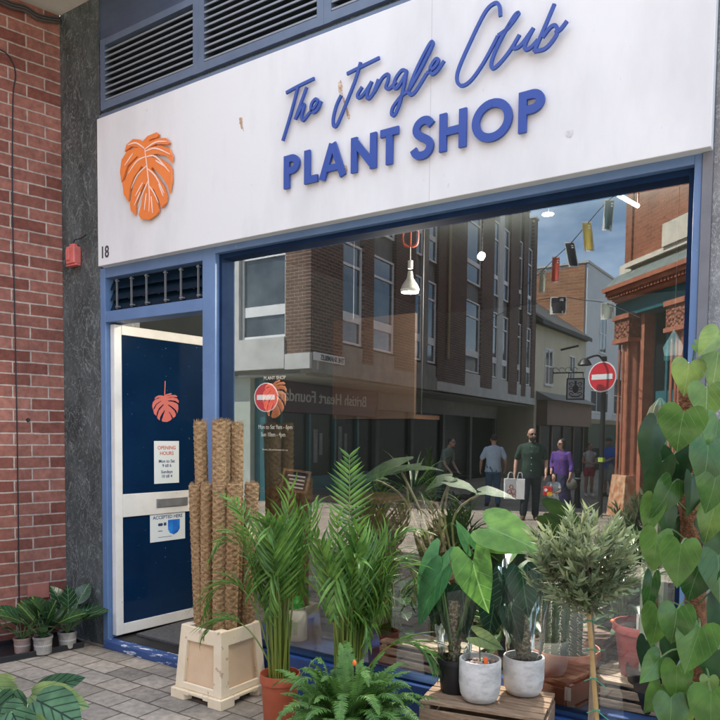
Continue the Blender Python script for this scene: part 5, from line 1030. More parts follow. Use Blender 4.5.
# big climbing philodendron at the right
pb = DP(703, 716, 2.2); pt_ = DP(687, 470, 2.25); pgr = V((pb.x+.015, pb.y, 0)); ph = thing('climbing_philodendron', 'climbing plant with big heart shaped leaves on a coir pole at the right edge', 'plant', pgr); random.seed(41)
pot(ph, pgr, .13, .27, M['black'])
pth = [pgr+V((0, 0, .25)), pb, pt_, DP(690, 385, 2.28)]; b = MB(); pp = coir_pole(b, pth, .029, 32, 50); b.build('coir_pole', M['coir_dark'], ph, smooth=True, sharp=60); b = MB(); fuzz(b, pp, .033, 900, .018); b.build('loose_fibres', M['coir_dark'], ph)
bl = MB(); bn = MB(); bs = MB()
LV = [ # base of the leaf, distance, length, angle of the tip in the picture, width, tilt towards us, age
 (719, 335, 2.12, 29, 140, 1.0, .3, 1), (689, 364, 2.14, 31, 103, 1.0, .25, 2), (707, 388, 2.08, 33, 96, 1.15, .25, 2), (718, 352, 2.15, 40, 100, .9, .2, 1), (696, 345, 2.2, 20, 40, .8, .3, 1),
 (684, 412, 1.98, 41, 105, 1.2, .15, 0), (657, 424, 2.15, 50, 112, .62, .2, 3), (700, 424, 2.14, 40, 85, 1.0, .2, 2), (674, 455, 2.24, 44, 100, .85, .1, 3), (708, 446, 2.02, 42, 96, 1.0, .2, 0), (662, 462, 2.2, 50, 112, .5, .1, 3),
 (692, 478, 2.12, 38, 92, .85, .2, 3), (718, 464, 2.02, 50, 100, 1.0, .2, 0), (672, 484, 2.1, 40, 118, .7, .2, 0), (655, 500, 2.12, 36, 108, .72, .2, 0), (714, 508, 2.1, 36, 110, .85, .25, 2), (664, 505, 2.22, 34, 80, .8, .1, 3),
 (681, 545, 2.0, 42, 99, .98, .2, 0), (702, 562, 2.06, 42, 117, 1.0, .2, 0), (658, 535, 2.1, 37, 107, .85, .2, 0), (718, 556, 2.02, 44, 90, 1.0, .2, 0), (652, 578, 2.14, 42, 100, .36, .1, 0),
 (658, 610, 2.1, 40, 96, .85, .2, 0), (677, 610, 2.0, 36, 100, .95, .2, 0), (700, 628, 1.99, 46, 110, 1.0, .2, 0), (720, 600, 2.05, 44, 95, 1.0, .2, 3), (660, 658, 2.06, 32, 135, .85, .25, 0),
 (677, 667, 2.02, 38, 98, .82, .2, 0), (661, 686, 2.06, 34, 112, .85, .2, 0), (671, 699, 2.0, 36, 95, .95, .2, 0), (711, 693, 1.97, 44, 95, 1.0, .2, 0), (709, 678, 2.04, 18, 95, 1.0, .3, 2), (719, 650, 2.1, 44, 85, 1, .2, 3),
 (646, 640, 2.2, 28, 100, .6, .2, 3), (668, 640, 2.24, 36, 80, .9, .1, 3), (680, 700, 2.12, 36, 75, .8, .1, 2), (718, 420, 2.05, 40, 100, 1, .2, 0), (716, 520, 2.2, 46, 80, 1, .1, 3), (674, 520, 2.25, 36, 85, .8, .1, 3)]
rx = V((right.x, right.y, right.z)); dx = V((down.x, down.y, down.z)); fx = V((fwd.x, fwd.y, fwd.z))
for (u, v, d, lp, ang, W, tilt, yg) in LV:
    p = DP(u, v, d); a = R_(ang); dv = (rx*math.cos(a)+dx*math.sin(a)-fx*tilt*random.uniform(.3, 1.2)); up = (-fx*.9+dx*-.35+rx*random.uniform(-.6, .5)); L_ = lp*1.06/720*d
    tgt = bl if yg in (0, 3) else bn; tgt.cur = 1 if (yg == 3) else 0
    blade(tgt, p, dv, up, L_, 'heart', W*random.uniform(.9, 1.08), random.uniform(.1, .9), random.uniform(-.02, .30), random.uniform(.008, .03), twist=random.uniform(-.25, .25))
    # petiole back to the pole
    q = min(pp, key=lambda s: (s-(p+V((0, 0, -.04)))).length); bs.tube(smooth_path([q, q.lerp(p, .6)+V((0, 0, .03)), p], 4), .0028, 5)
bl.build('leaves', [M['heartleaf'], M['darkleaf']], ph, smooth=True); bn.build('young_leaves', M['heartleaf_new'], ph, smooth=True); bs.build('petioles', M['stalk'], ph, smooth=True)
# foreground plant at the lower left
dc = DP(8, 720, 2.55); dc = V((dc.x, dc.y, 0)); dt = thing('dragon_scale_plant', 'plant with dark veined silvery leaves at the bottom left corner', 'plant', dc); pot(dt, dc, .15, .34, M['black'])
bl = MB(); bn = MB(); bs = MB()
for (u, v, d, lp, ang, W, up, yg) in [(36, 700, 2.45, 50, 22, .95, .8, 0), (32, 694, 2.55, 56, 8, .62, .5, 1), (14, 690, 2.5, 32, 95, 1.1, .9, 0), (24, 707, 2.38, 34, 140, 1.15, .9, 0), (14, 683, 2.7, 46, 160, .7, .4, 1), (38, 690, 2.7, 46, -18, .5, .3, 0), (12, 712, 2.35, 36, 60, 1.1, .9, 0), (34, 716, 2.4, 42, 80, .7, .7, 1), (-4, 684, 2.6, 30, 40, .9, .8, 1)]:
    p = DP(u, v, d); a = R_(ang); blade(bn if yg else bl, p, rx*math.cos(a)+dx*math.sin(a)-fx*.15, UP*up-fx*.9, lp*1.05/720*d, 'wide', W, .45, .15, .02); bs.tube(smooth_path([dc+V((random.uniform(-.05, .05), random.uniform(-.05, .05), .3)), dc.lerp(p, .6)+V((0, 0, .1)), p], 4), .004, 5)
bl.build('leaves', M['dragon'], dt, smooth=True); bn.build('young_leaves', M['dragon_new'], dt, smooth=True); bs.build('stalks', M['stalk'], dt)
# tray with three small pots by the brick wall
tr0 = G(96, 640, .0); tw = .30; tt = thing('plant_tray', 'shallow black plastic tray on the ground along the brick wall', 'tray', B0+BD*.5)
b = MB(); sA, sB = .03, 1.1
b.obox(B0, BD, BN, UP, (sA, .004, .002), (sB, .385, .010)); b.obox(B0, BD, BN, UP, (sA, .372, .010), (sB, .386, .04)); b.obox(B0, BD, BN, UP, (sA, .004, .010), (sB, .016, .04)); b.obox(B0, BD, BN, UP, (sA, .017, .0101), (sA+.012, .371, .0395)); b.obox(B0, BD, BN, UP, (sB-.012, .017, .0101), (sB, .371, .0395)); b.build('tray', M['black'], tt, bevel=.002)
M['stonepot'] = mat('grey_printed_pot', (.22, .205, .18), .7, (.36, .33, .29), 14, lo=.4, hi=.6); M['claypot'] = mat('dusty_clay_pot', (.24, .15, .11), .8, (.36, .26, .21), 14)
for (u, v, mt, r, h, lab, lm, seed, big) in [(22.5, 652, 'claypot', .056, .10, 'low dark leaved plant in a clay pot at the left end of the black tray', 'darkleaf', 1, .18), (43, 653, 'stonepot', .062, .115, 'yellow veined croton in a grey pot in the middle of the black tray', 'croton', 2, .22), (67.5, 647, 'stonepot', .062, .11, 'striped dark leaved plant in a grey pot beside the marble pier', 'calathea', 3, .19)]:
    random.seed(seed*7); c = G(u, v, .011); t = thing('potted_plant', lab, 'plant', c, 'small potted plants on the black tray'); po = pot(t, c, r, h, M[mt], .85)
    b = MB(); b.lathe([(r*.885, h*.42), (r*.915, h*.56)], c, 24, cap0=False); b.build('label_band', mat('faded_label', (.45, .44, .42), .7), po)
    bl = MB(); bs = MB()
    for k in range(11 if seed != 1 else 14):
        a = 2*PI*k/11+random.uniform(-.3, .3); e = R_(random.uniform(25, 80)) if seed != 1 else R_(random.uniform(10, 50)); d = V((math.cos(a)*math.cos(e), math.sin(a)*math.cos(e), math.sin(e))); q = c+V((0, 0, h*.85)); p = q+d*random.uniform(.06, .17)+V((0, 0, .03)); bs.tube([q, p], .0035, 5)
        blade(bl, p, d+V((0, 0, -.1)), V((0, 0, 1))+d*.2-BN*-.4, big*random.uniform(.7, 1.05), 'oval' if seed != 1 else 'lance', 1.0, random.uniform(.2, .8), .2, .015)
    bs.build('stalks', M['stalk'], t); bl.build('leaves', M[lm], t, smooth=True)
# ================================================================== INSIDE THE WINDOW
DK = .2225
def dk(u, v): return G(u, v, DK)
# spray bottle
c = P(297, 645, .27); c.z = DK; t = thing('spray_bottle', 'white garden sprayer bottle with a bright green cap behind the glass', 'sprayer', c)
k = 1.0; b = MB(); b.lathe([(.058, 0), (.063, .01), (.063, .13), (.055, .165), (.034, .185), (.034, .19)], c, 24, cap1=True); b.build('bottle', mat('milky_plastic', (.62, .64, .58), .4), t, smooth=True)
b = MB(); b.lathe([(.044, .191), (.044, .225), (.036, .232), (.03, .255), (.0, .262)], c, 20); b.build('cap', mat('bright_green_plastic', (.03, .42, .06), .35), t, smooth=True)
b = MB(); vs = [c+V((.0638*math.cos(a), .0638*math.sin(a), z)) for z in (.04, .12) for a in [R_(-130+i*10) for i in range(9)]]; b.add(vs, [(i, i+1, 10+i, 9+i) for i in range(8)]); b.build('label', mat('pale_green_label', (.36, .48, .33), .5, (.5, .56, .45), 30), t)
# crates in the window
random.seed(51)
def deck_crate(u0, v0, u1, v1, h, lab, depth=.28):
    a = dk(u0, v0); e = dk(u1, v1); d = e-a; L_ = max(.3, d.length); rt = math.atan2(d.y, d.x); ex = V((math.cos(rt), math.sin(rt), 0)); ey = V((-ex.y, ex.x, 0)); cc_ = a+ex*L_/2+ey*depth/2
    return crate('wooden_crate', lab, V((cc_.x, cc_.y, DK)), L_/2, depth/2, h, M['wood_grey'], M['wood_grey'], 4, 2, rt)
a = dk(392, 656); e = dk(470, 676)
crate('wooden_crate', 'pale open wooden crate behind the glass between the fern and the wrapped plants', V((2.42, .30, DK)), .26, .12, .125, M['wood_grey'], M['wood_grey'], 2, 2, .0)
crate('wooden_crate', 'pale wooden crate behind the glass carrying the maroon pot', V((3.50, .42, DK)), .24, .17, .125, M['wood_grey'], M['wood_grey'], 4, 2, .05)
crate('wooden_crate', 'dark wooden crate behind the cactus pot', V((3.05, .62, DK)), .22, .15, .24, M['darkwood'], M['darkwood'], 4, 3, .0)
# cactus
cc = V((3.145, .235, DK)); t = thing('cactus', 'short column cactus with white spines in a brown plastic pot', 'cactus', cc); pot(t, cc, .165, .25, M['brownpot'], .72)
random.seed(52); b = MB(); tp_ = cc+V((-.01, .0, .56)); bt = cc+V((-.01, 0, .2)); N_ = 24
b.tube([bt.lerp(tp_, i/N_) for i in range(N_+1)], [.085*(1-max(0, (i/N_-.72)/.28)**2*.85) for i in range(N_+1)], 42, True, 1, None, lambda th, i: 1+.10*math.cos(14*th)); b.build('ribbed_stem', mat('cactus_skin', (.026, .05, .032), .7, (.045, .075, .045), 12), t, smooth=True)
b = MB()
for i in range(3, 26):
    z = i/26; r = .092*(1-max(0, (z-.72)/.28)**2*.8)
    for k in range(14):
        a = 2*PI*k/14; p = bt.lerp(tp_, z)+V((math.cos(a)*r, math.sin(a)*r, 0))
        for s in range(4):
            d = V((math.cos(a), math.sin(a), 0))+V((random.uniform(-1, 1), random.uniform(-1, 1), random.uniform(-.8, .8)))*.8; d = d.normalized()*random.uniform(.02, .042); w_ = V((0, 0, 1)).cross(d).normalized()*.0009; b.add([p-w_, p+w_, p+d], [(0, 1, 2)])
b.build('spines', mat('pale_spines', (.66, .64, .58), .6), t)
b = MB(); q = cc+V((.06, -.158, .055)); b.box(q+V((0, 0, 0)), q+V((.028, .004, .06))); b.build('price_sticker', M['white'], t); b = MB(); b.box(cc+V((-.13, -.06, .22)), cc+V((-.12, -.057, .3))); b.build('plant_label', M['white'], t)
b = MB(); b.ell(cc+V((-.155, -.05, .245)), (.012, .012, .01)); b.build('orange_clip', M['orange_tag'], t)
# maroon pot with little tree
cm = V((3.46, .44, DK+.126)); t = thing('potted_shrub', 'small dark shrub in a maroon pot on a crate behind the glass', 'plant', cm); pot(t, cm, .145, .24, M['maroon'], .74); random.seed(53)
b = MB(); b.tube([cm+V((0, 0, .2)), cm+V((.01, 0, .42))], .011, 8); bl = MB()
for k in range(60):
    a = random.uniform(0, 6.28); e = random.uniform(.1, 1.4); d = V((math.cos(a)*math.cos(e), math.sin(a)*math.cos(e), math.sin(e))); pa = arcpath(cm+V((.01, 0, .40)), d, random.uniform(.12, .3), .6, 6); b.tube(pa, .0018, 4)
    for i in range(2, 7):
        for s in range(2): bl.tint = random.random(); strip(bl, pa[i], (pa[i]-pa[i-1]).normalized()+V((random.uniform(-1, 1), random.uniform(-1, 1), random.uniform(-.5, 1)))*.8, UP, random.uniform(.05, .08), .016, .4, .2, 3)
b.build('branches', M['darkwood'], t); bl.build('leaves', M['darkleaf'], t); b = MB(); b.box(cm+V((-.02, -.09, .18)), cm+V((-.01, -.087, .30))); b.build('plant_label', M['white'], t); b = MB(); b.ell(cm+V((-.14, -.03, .235)), (.012, .012, .01)); b.build('orange_clip', M['orange_tag'], t)
# tall column cactus behind the right edge
q = V((3.52, .33, DK)); q = P(655, 560, .33); q.z = DK; t = thing('column_cactus', 'tall grey green column cactus standing behind the glass by the right frame', 'cactus', q); pot(t, q, .11, .2, M['black'])
h_ = P(654, 398, .33).z-DK; b = MB(); b.tube([q+V((0, 0, .16+(h_-.16)*i/30)) for i in range(31)], [.052*(1-max(0, (i/30-.93)/.07)**2*.9) for i in range(31)], 40, True, 1, None, lambda th, i: 1+.12*math.cos(10*th)); b.build('ribbed_stem', mat('pale_cactus_skin', (.16, .22, .15), .6, (.22, .27, .19), 10), t, smooth=True)
# dark leafy plants on the deck
def leafy(c, lab, r, h, n, kind, mt, L_, seed, potm='black', W=1, emin=15, emax=75, cat='plant', nm='foliage_plant', pr=.10, ph_=.16):
    random.seed(seed); t = thing(nm, lab, cat, c, 'foliage plants behind the glass'); pot(t, c, pr, ph_, M[potm]); bl = MB(); bs = MB()
    for k in range(n):
        a = random.uniform(0, 2*PI); e = R_(random.uniform(emin, emax)); d = V((math.cos(a)*math.cos(e), math.sin(a)*math.cos(e), math.sin(e))); q0 = c+V((0, 0, ph_*.85)); p = q0+V((d.x*r, d.y*r, d.z*h))*random.uniform(.45, 1); bs.tube(smooth_path([q0, q0.lerp(p, .6)+V((0, 0, .03)), p], 3), .003, 5)
        blade(bl, p, V((d.x, d.y, d.z*.35-.15)), UP+d*.3, L_*random.uniform(.7, 1.1), kind, W, random.uniform(.3, .9), .2, .01)
    bs.build('stalks', M['stalk'], t); bl.build('leaves', M[mt], t, smooth=True)
leafy(V((2.16, .34, DK)), 'low dark striped plant behind the tall palm', .16, .30, 34, 'oval', 'calathea', .15, 61)
leafy(V((3.30, .72, DK+.0)), 'dark bushy plant behind the olive crown', .3, .55, 44, 'lance', 'darkleaf', .26, 62, W=.9)
leafy(V((3.46, .80, DK+.0)), 'dark broad leaved plant by the right frame behind the maroon pot', .26, .62, 36, 'oval', 'darkleaf', .2, 63)
leafy(V((2.72, .55, DK)), 'dark arching plant behind the wrapped plants', .22, .42, 30, 'lance', 'darkleaf', .26, 64)
leafy(V((1.62, .50, DK)), 'dark bushy plant behind the terracotta potted palm', .2, .35, 30, 'oval', 'darkleaf', .16, 65)
# woven basket with a spiky plant
q = P(412, 545, .95); zt = P(412, 502, .95).z; zb = P(412, 575, .95).z
st_ = thing('display_stand', 'dark wooden stand under the woven basket inside the shop', 'stand', V((q.x, q.y, .056))); b = MB(); b.box((q.x-.28, q.y-.2, zb-.04), (q.x+.28, q.y+.2, zb)); b.build('top', M['darkwood'], st_)
for sx in (-1, 1):
    for sy in (-1, 1): b = MB(); b.box((q.x+sx*.25-.02, q.y+sy*.17-.02, .056), (q.x+sx*.25+.02, q.y+sy*.17+.02, zb-.041)); b.build('leg', M['darkwood'], st_)
c = V((q.x, q.y, zb+.001)); t = thing('basket_planter', 'woven basket planter with thin arching leaves inside the shop', 'planter', c); b = MB(); hh = zt-zb
b.tube([c+V((0, 0, hh*i/20)) for i in range(21)], [.16+.05*math.sin(PI*i/20) for i in range(21)], 36, True, 1, None, lambda th, i: 1+.07*math.sin(9*th+(PI if i % 4 < 2 else 0))); b.build('basket', mat('woven_cane', (.07, .05, .03), .8, (.19, .15, .10), 30, bump=.6), t, smooth=True)
random.seed(66); bl = MB()
for k in range(60): a = random.uniform(0, 6.28); e = random.uniform(.5, 1.45); bl.tint = random.random(); strip(bl, c+V((0, 0, hh)), V((math.cos(a)*math.cos(e), math.sin(a)*math.cos(e), math.sin(e))), UP, random.uniform(.25, .5), .016, random.uniform(.8, 1.8), .2, 6)
bl.build('leaves', M['darkleaf'], t)
# big stalked leaves inside (monstera and elephant ear)
def stalk_plant(base, lab, leaves, mt, nm, seed):
    random.seed(seed); t = thing(nm, lab, 'plant', base, 'foliage plants behind the glass'); pot(t, base, .14, .2, M['black']); bl = MB(); bs = MB()
    for (pts, y, lp, ang, kind, W) in leaves:
        pp_ = [base+V((0, 0, .17))]+[P(u, v, y) for u, v in pts]; bs.tube(smooth_path(pp_, 5), [.007]*(5*(len(pp_)-1))+[.004], 6); e = pp_[-1]; d = (e-CAM).dot(fx); a = R_(ang)
        blade(bl, e, rx*math.cos(a)+dx*math.sin(a)-fx*.3, UP-fx*.35, lp/720*d, kind, W, .5, .12, .03)
    bs.build('stalks', M['palestalk'], t, smooth=True); bl.build('leaves', M[mt], t, smooth=True)
stalk_plant(V((2.50, .62, DK)), 'tall plant with pale bent stalks and broad leaves behind the alocasia', [([(440, 530), (449, 482)], .45, 34, 10, 'heart', .7), ([(446, 530), (450, 478)], .5, 30, 165, 'heart', .7), ([(452, 525), (483, 492)], .5, 34, 0, 'heart', .7), ([(436, 560), (420, 510), (398, 466)], .5, 52, 165, 'arrow', 1.0), ([(432, 565), (405, 500), (374, 479)], .55, 40, 190, 'arrow', .8), ([(418, 540), (405, 470)], .6, 40, -12, 'arrow', .7)], 'monstera', 'stalked_plant', 71)
# chalkboard easel and counter deep inside
q = P(286, 478, 1.5); t = thing('counter', 'dark shop counter at the back left of the shop', 'counter', V((q.x, 1.7, .056))); b = MB(); b.box((q.x-.5, 1.5, .056), (q.x+.9, 2.1, q.z-.16)); b.build('cabinet', M['darkwood'], t); b = MB(); b.box((q.x-.53, 1.47, q.z-.159), (q.x+.93, 2.13, q.z-.125)); b.build('worktop', M['darkwood'], t)
e0 = V((q.x, 1.6, q.z-.1235)); t = thing('chalkboard', 'small framed chalkboard with white writing standing on the dark counter', 'chalkboard', e0); b = MB()
en = V((.2, -.95, .25)).normalized(); eu = V((.05, .25, .95)).normalized(); er = eu.cross(en).normalized()*-1; eu = en.cross(er)*-1
if eu.z < 0: eu = -eu
W3, H3 = .13, .19
for a, c_ in [((-W3, 0, 0), (-W3+.02, .02, H3)), ((W3-.02, 0, 0), (W3, .02, H3)), ((-W3+.02, 0, 0), (W3-.02, .02, .02)), ((-W3+.02, 0, H3-.02), (W3-.02, .02, H3))]: b.obox(e0, er, en, eu, a, c_)
b.build('frame', M['wood'], t); b = MB(); b.obox(e0, er, en, eu, (-W3+.021, .002, .021), (W3-.021, .012, H3-.021)); bo_2 = b.build('board', M['black'], t); b = MB()
for k in range(4): b.obox(e0, er, en, eu, (-W3+.045, .0125, H3-.06-.032*k), (W3-.05-.02*(k % 2), .0135, H3-.047-.032*k))
b.build('chalk_lines', M['white'], bo_2)
# plywood panel hanging behind the glass
pa_ = P(333, 340, 1.5); pc_ = P(415, 330, 1.5); b = MB(); z1 = P(333, 321, 1.5).z; z0 = P(333, 419, 1.5).z
t = thing('hanging_shelf', 'brown wooden shelf box hanging from the ceiling inside the shop', 'shelf', V(((pa_.x+pc_.x)/2, 1.6, z0))); b.box((pa_.x, 1.5, z0), (pc_.x, 1.53, z1)); b.build('front_panel', mat('brown_panel', (.055, .033, .02), .6, (.075, .045, .027), 4, stretch=(1, 1, 6)), t); b = MB(); b.box((pa_.x, 1.531, z0), (pc_.x, 1.9, z0+.03)); b.build('shelf_board', M['darkwood'], t)
for x in (pa_.x+.05, pc_.x-.05): b = MB(); b.tube([V((x, 1.7, z0+.03)), V((x, 1.7, 3.05))], .006, 6); b.build('rod', M['black'], t)
# lamps
M['lamp_on'] = mat('lit_lamp', (1, .95, .85), .5, emit=(1, .93, .8, 9)); M['lamp_white'] = mat('white_lamp_body', (.75, .78, .75), .4)
def lamp_light(p, e, col=(1, .9, .75)):
    ld = bpy.data.lights.new('lamp_glow', 'POINT'); ld.energy = e; ld.color = col; ld.shadow_soft_size = .05; return ld
q = P(410, 285, .9); t = thing('pendant_bulb', 'white reflector bulb lamp hanging from an orange cage inside the shop', 'lamp', V((q.x, q.y, 3.05)))
b = MB(); b.lathe([(.014, .085), (.018, .06), (.022, .04), (.05, -.002), (.061, -.03), (.055, -.046)], q, 24, cap0=False); b.build('bulb_body', M['lamp_white'], t, smooth=True); b = MB(); b.lathe([(0, -.05), (.054, -.0465)], q, 24, cap0=False); b.build('bulb_face', M['lamp_on'], t)
b = MB(); b.tube([q+V((0, 0, .10)), q+V((0, 0, .30))], .0035, 6); b.tube([q+V((0, 0, .30)), V((q.x, q.y, 3.05))], .0035, 6); b.tube([q+V((0, 0, .10)), q+V((0, 0, .15))], .016, 10); b.build('cord', M['lamp_white'], t)
b = MB()
for k in range(6): a = PI*k/3; b.tube(smooth_path([q+V((.012*math.cos(a), .012*math.sin(a), .235)), q+V((.045*math.cos(a), .045*math.sin(a), .25)), q+V((.055*math.cos(a), .055*math.sin(a), .29)), q+V((.05*math.cos(a), .05*math.sin(a), .34))], 3), .005, 5)
b.build('orange_cage', mat('orange_cage', (.6, .09, .04), .5), t)
ld = lamp_light(q, 6); lo_ = bpy.data.objects.new('bulb_light', ld); COL.objects.link(lo_); lo_.parent = t; lo_.location = q+V((0, 0, -.09))-t.location
def ceiling_lamp(u, v, y, lab, shape):
    q = P(u, v, y); t = thing('ceiling_lamp', lab, 'lamp', V((q.x, q.y, 3.05)))
    b = MB()
    if shape == 'round': b.lathe([(.0, -.004), (.036, -.004), (.036, 0)], q, 24, cap0=False)
    if shape == 'spot': b.tube([q, q+V((.0, -.02, -.02))], .026, 16)
    if shape == 'tube': ta, tb2 = P(615.5, 193.5, 1.25), P(638, 206, 1.45); b.tube([ta, tb2], .011, 8)
    b.build('diffuser', M['lamp_on'], t)
    b = MB()
    if shape == 'tube':
        for e in (ta, tb2): b.tube([e+V((0, 0, .012)), V((e.x, e.y, 3.05))], .005, 6)
    else: b.tube([q+V((0, 0, .004)), V((q.x, q.y, 3.05))], .006, 8)
    b.build('fixing', M['black'], t)
    ld = lamp_light(q, {'tube': 30, 'round': 14, 'spot': 6}[shape]); o = bpy.data.objects.new('lamp_light', ld); COL.objects.link(o); o.parent = t; o.location = q+V((0, 0, -.08))-t.location
    if shape == 'round':                                             # added spots, aimed to brighten the window display
        for aim, en in ((V((3.25, .3, .4)), 210), (V((2.3, .3, .3)), 14)):
            sp2 = bpy.data.lights.new('added_display_spot', 'SPOT'); sp2.energy = en; sp2.color = (1, .93, .82); sp2.spot_size = R_(50); sp2.spot_blend = .8; sp2.shadow_soft_size = .06
            o = bpy.data.objects.new('added_display_spot', sp2); COL.objects.link(o); o.parent = t; p0 = q+V((0, 0, -.02)); o.location = p0-t.location; o.rotation_euler = (p0-aim).to_track_quat('Z', 'Y').to_euler()
ceiling_lamp(548, 214, 1.5, 'round flat lit ceiling lamp inside the shop against the mirrored sky', 'round'); ceiling_lamp(482, 255, 1.9, 'small lit spot lamp inside the shop over the mirrored brick windows', 'spot'); ceiling_lamp(626, 199, 1.5, 'short lit tube lamp inside the shop by the top right of the window', 'tube')
# teal bird house hanging behind the glass
q = P(674, 350, .25); t = thing('hanging_ornament', 'small teal house shaped ornament hanging behind the glass at the right', 'ornament', q); b = MB(); w_ = .034; b.prism([q+V((-w_, -.02, -.025)), q+V((w_, -.02, -.025)), q+V((w_*1.2, -.02, .01)), q+V((0, -.02, .085)), q+V((-w_*1.2, -.02, .01))], (0, .04, 0)); b.build('house', mat('pale_teal_metal', (.10, .28, .34), .4, (.25, .45, .5), 12), t); b = MB(); b.tube([q+V((0, 0, .085)), V((q.x, q.y, 3.05))], .0015, 4); b.build('thread', M['black'], t); b = MB(); b.box(q+V((-w_*1.05, -.021, -.045)), q+V((w_*1.05, .021, -.0255))); b.build('base', M['teal'], t)
# ================================================================== PEOPLE IN THE STREET (seen mirrored)
def loft(mb, rings, n=18):
    vs = []; fs = []
    for (c, rx_, ry_) in rings:
        for k in range(n): a = 2*PI*k/n; vs.append(V(c)+V((rx_*math.cos(a), ry_*math.sin(a), 0)))
    for i in range(len(rings)-1):
        for k in range(n): fs.append((i*n+k, i*n+(k+1) % n, (i+1)*n+(k+1) % n, (i+1)*n+k))
    fs += [list(range(n-1, -1, -1)), [(len(rings)-1)*n+k for k in range(n)]]; mb.add(vs, fs)
def limb(mb, pts, rad):
    mb.tube(smooth_path(pts, 4), [rad[min(int(i/4), len(rad)-2)]*(1-(i/4-min(int(i/4), len(rad)-2)))+rad[min(int(i/4), len(rad)-2)+1]*(i/4-min(int(i/4), len(rad)-2)) for i in range(4*(len(pts)-1)+1)], 10)
    for p, r in ((pts[0], rad[0]), (pts[-1], rad[-1])): mb.ell(p, (r, r, r), 10, 6)
class Fig:
    "collects parts in body space (x to the right of the picture, y away from the viewer, z up) and sets them down in the street"
    def __init__(s, p, facing, k, root):
        s.p = V(p); s.k = k; s.root = root; to = V((CAM.x-p.x, CAM.y-p.y, 0)).normalized(); s.back = -to; s.rt = V((s.back.y, -s.back.x, 0)); s.f = facing
        c, q = math.cos(facing), math.sin(facing); r0, b0 = s.rt.copy(), s.back.copy(); s.rt = r0*c+b0*q; s.back = b0*c-r0*q
    def w(s, v): return s.p+(s.rt*v[0]+s.back*v[1]+V((0, 0, v[2])))*s.k
    def put(s, mb, name, m, voxel=.012, smooth=2, parent=None, fold=0):
        q = MB(); q.v = [s.w(v) for v in mb.v]; q.f = mb.f; q.m = [0]*len(mb.f); q.uv = mb.uv; q.t = mb.t
        o = q.build(name, m, parent or s.root, mirror=True, smooth=True)
        if voxel:
            r = o.modifiers.new('remesh', 'REMESH'); r.mode = 'VOXEL'; r.voxel_size = voxel; r.use_smooth_shade = True
            if smooth: sm = o.modifiers.new('smooth', 'SMOOTH'); sm.iterations = smooth; sm.factor = .5
            dg = bpy.context.evaluated_depsgraph_get(); dg.update(); me = bpy.data.meshes.new_from_object(o.evaluated_get(dg)); old = o.data; o.modifiers.clear(); o.data = me; me.name = name; bpy.data.meshes.remove(old)
            if not me.materials: me.materials.append(m)
            if fold:                                                     # creases hanging down the cloth
                me.update(); nv = [v.normal.copy() for v in me.vertices]; kk = random.uniform(0, 50)
                for v, nn_ in zip(me.vertices, nv):
                    q_ = v.co/s.k; f_ = noise.noise(V((q_.x*11+kk, q_.y*11, q_.z*3.2)))+.6*noise.noise(V((q_.x*22, q_.y*22+kk, q_.z*13))); v.co += nn_*(f_*fold*s.k)
                me.update()
            me.polygons.foreach_set('use_smooth', [True]*len(me.polygons))
        return o
def hand(mb, wr, d, side, fw):
    "palm, four bent fingers of unequal length and a thumb"
    d = V(d).normalized(); fw = V(fw); fw = (fw-d*fw.dot(d)).normalized(); n = d.cross(fw)
    mb.tube([wr, wr+d*.04, wr+d*.085], [.024, .036, .036], 8, True, .55, fw)
    for i, (o, L_) in enumerate([(-.027, .068), (-.009, .08), (.009, .074), (.027, .06)]):
        b0 = wr+d*.08+fw*o; b1 = b0+d*L_*.5+n*side*.012; b2 = b1+d*L_*.35+n*side*.032; mb.tube([b0, b1, b2], [.0095, .009, .007], 6)
    t0 = wr+d*.03-fw*.03; mb.tube([t0, t0-fw*.022+d*.03, t0-fw*.018+d*.062+n*side*.015], [.012, .0105, .008], 6)
def head(mb, c, yaw, s=1.0):
    r = Matrix.Rotation(yaw, 3, 'Z')
    def q(x, y, z): return V(c)+r @ (V((x, y, z))*s)
    mb.ell(q(0, .008, .025), (.076*s, .093*s, .098*s), 16, 12); mb.ell(q(0, -.018, -.045), (.058*s, .07*s, .068*s), 14, 10, r); mb.ell(q(0, -.055, -.088), (.03*s, .028*s, .024*s), 10, 8)
    mb.tube([q(0, -.088, .015), q(0, -.112, -.022), q(0, -.098, -.035)], [.010*s, .017*s, .014*s], 8); mb.ell(q(0, -.086, -.060), (.026*s, .012*s, .008*s), 10, 6)
    for e in (-1, 1): mb.ell(q(e*.078, .012, -.005), (.012*s, .022*s, .033*s), 8, 8); mb.ell(q(e*.032, -.078, .022), (.024*s, .014*s, .010*s), 8, 6)
    return q
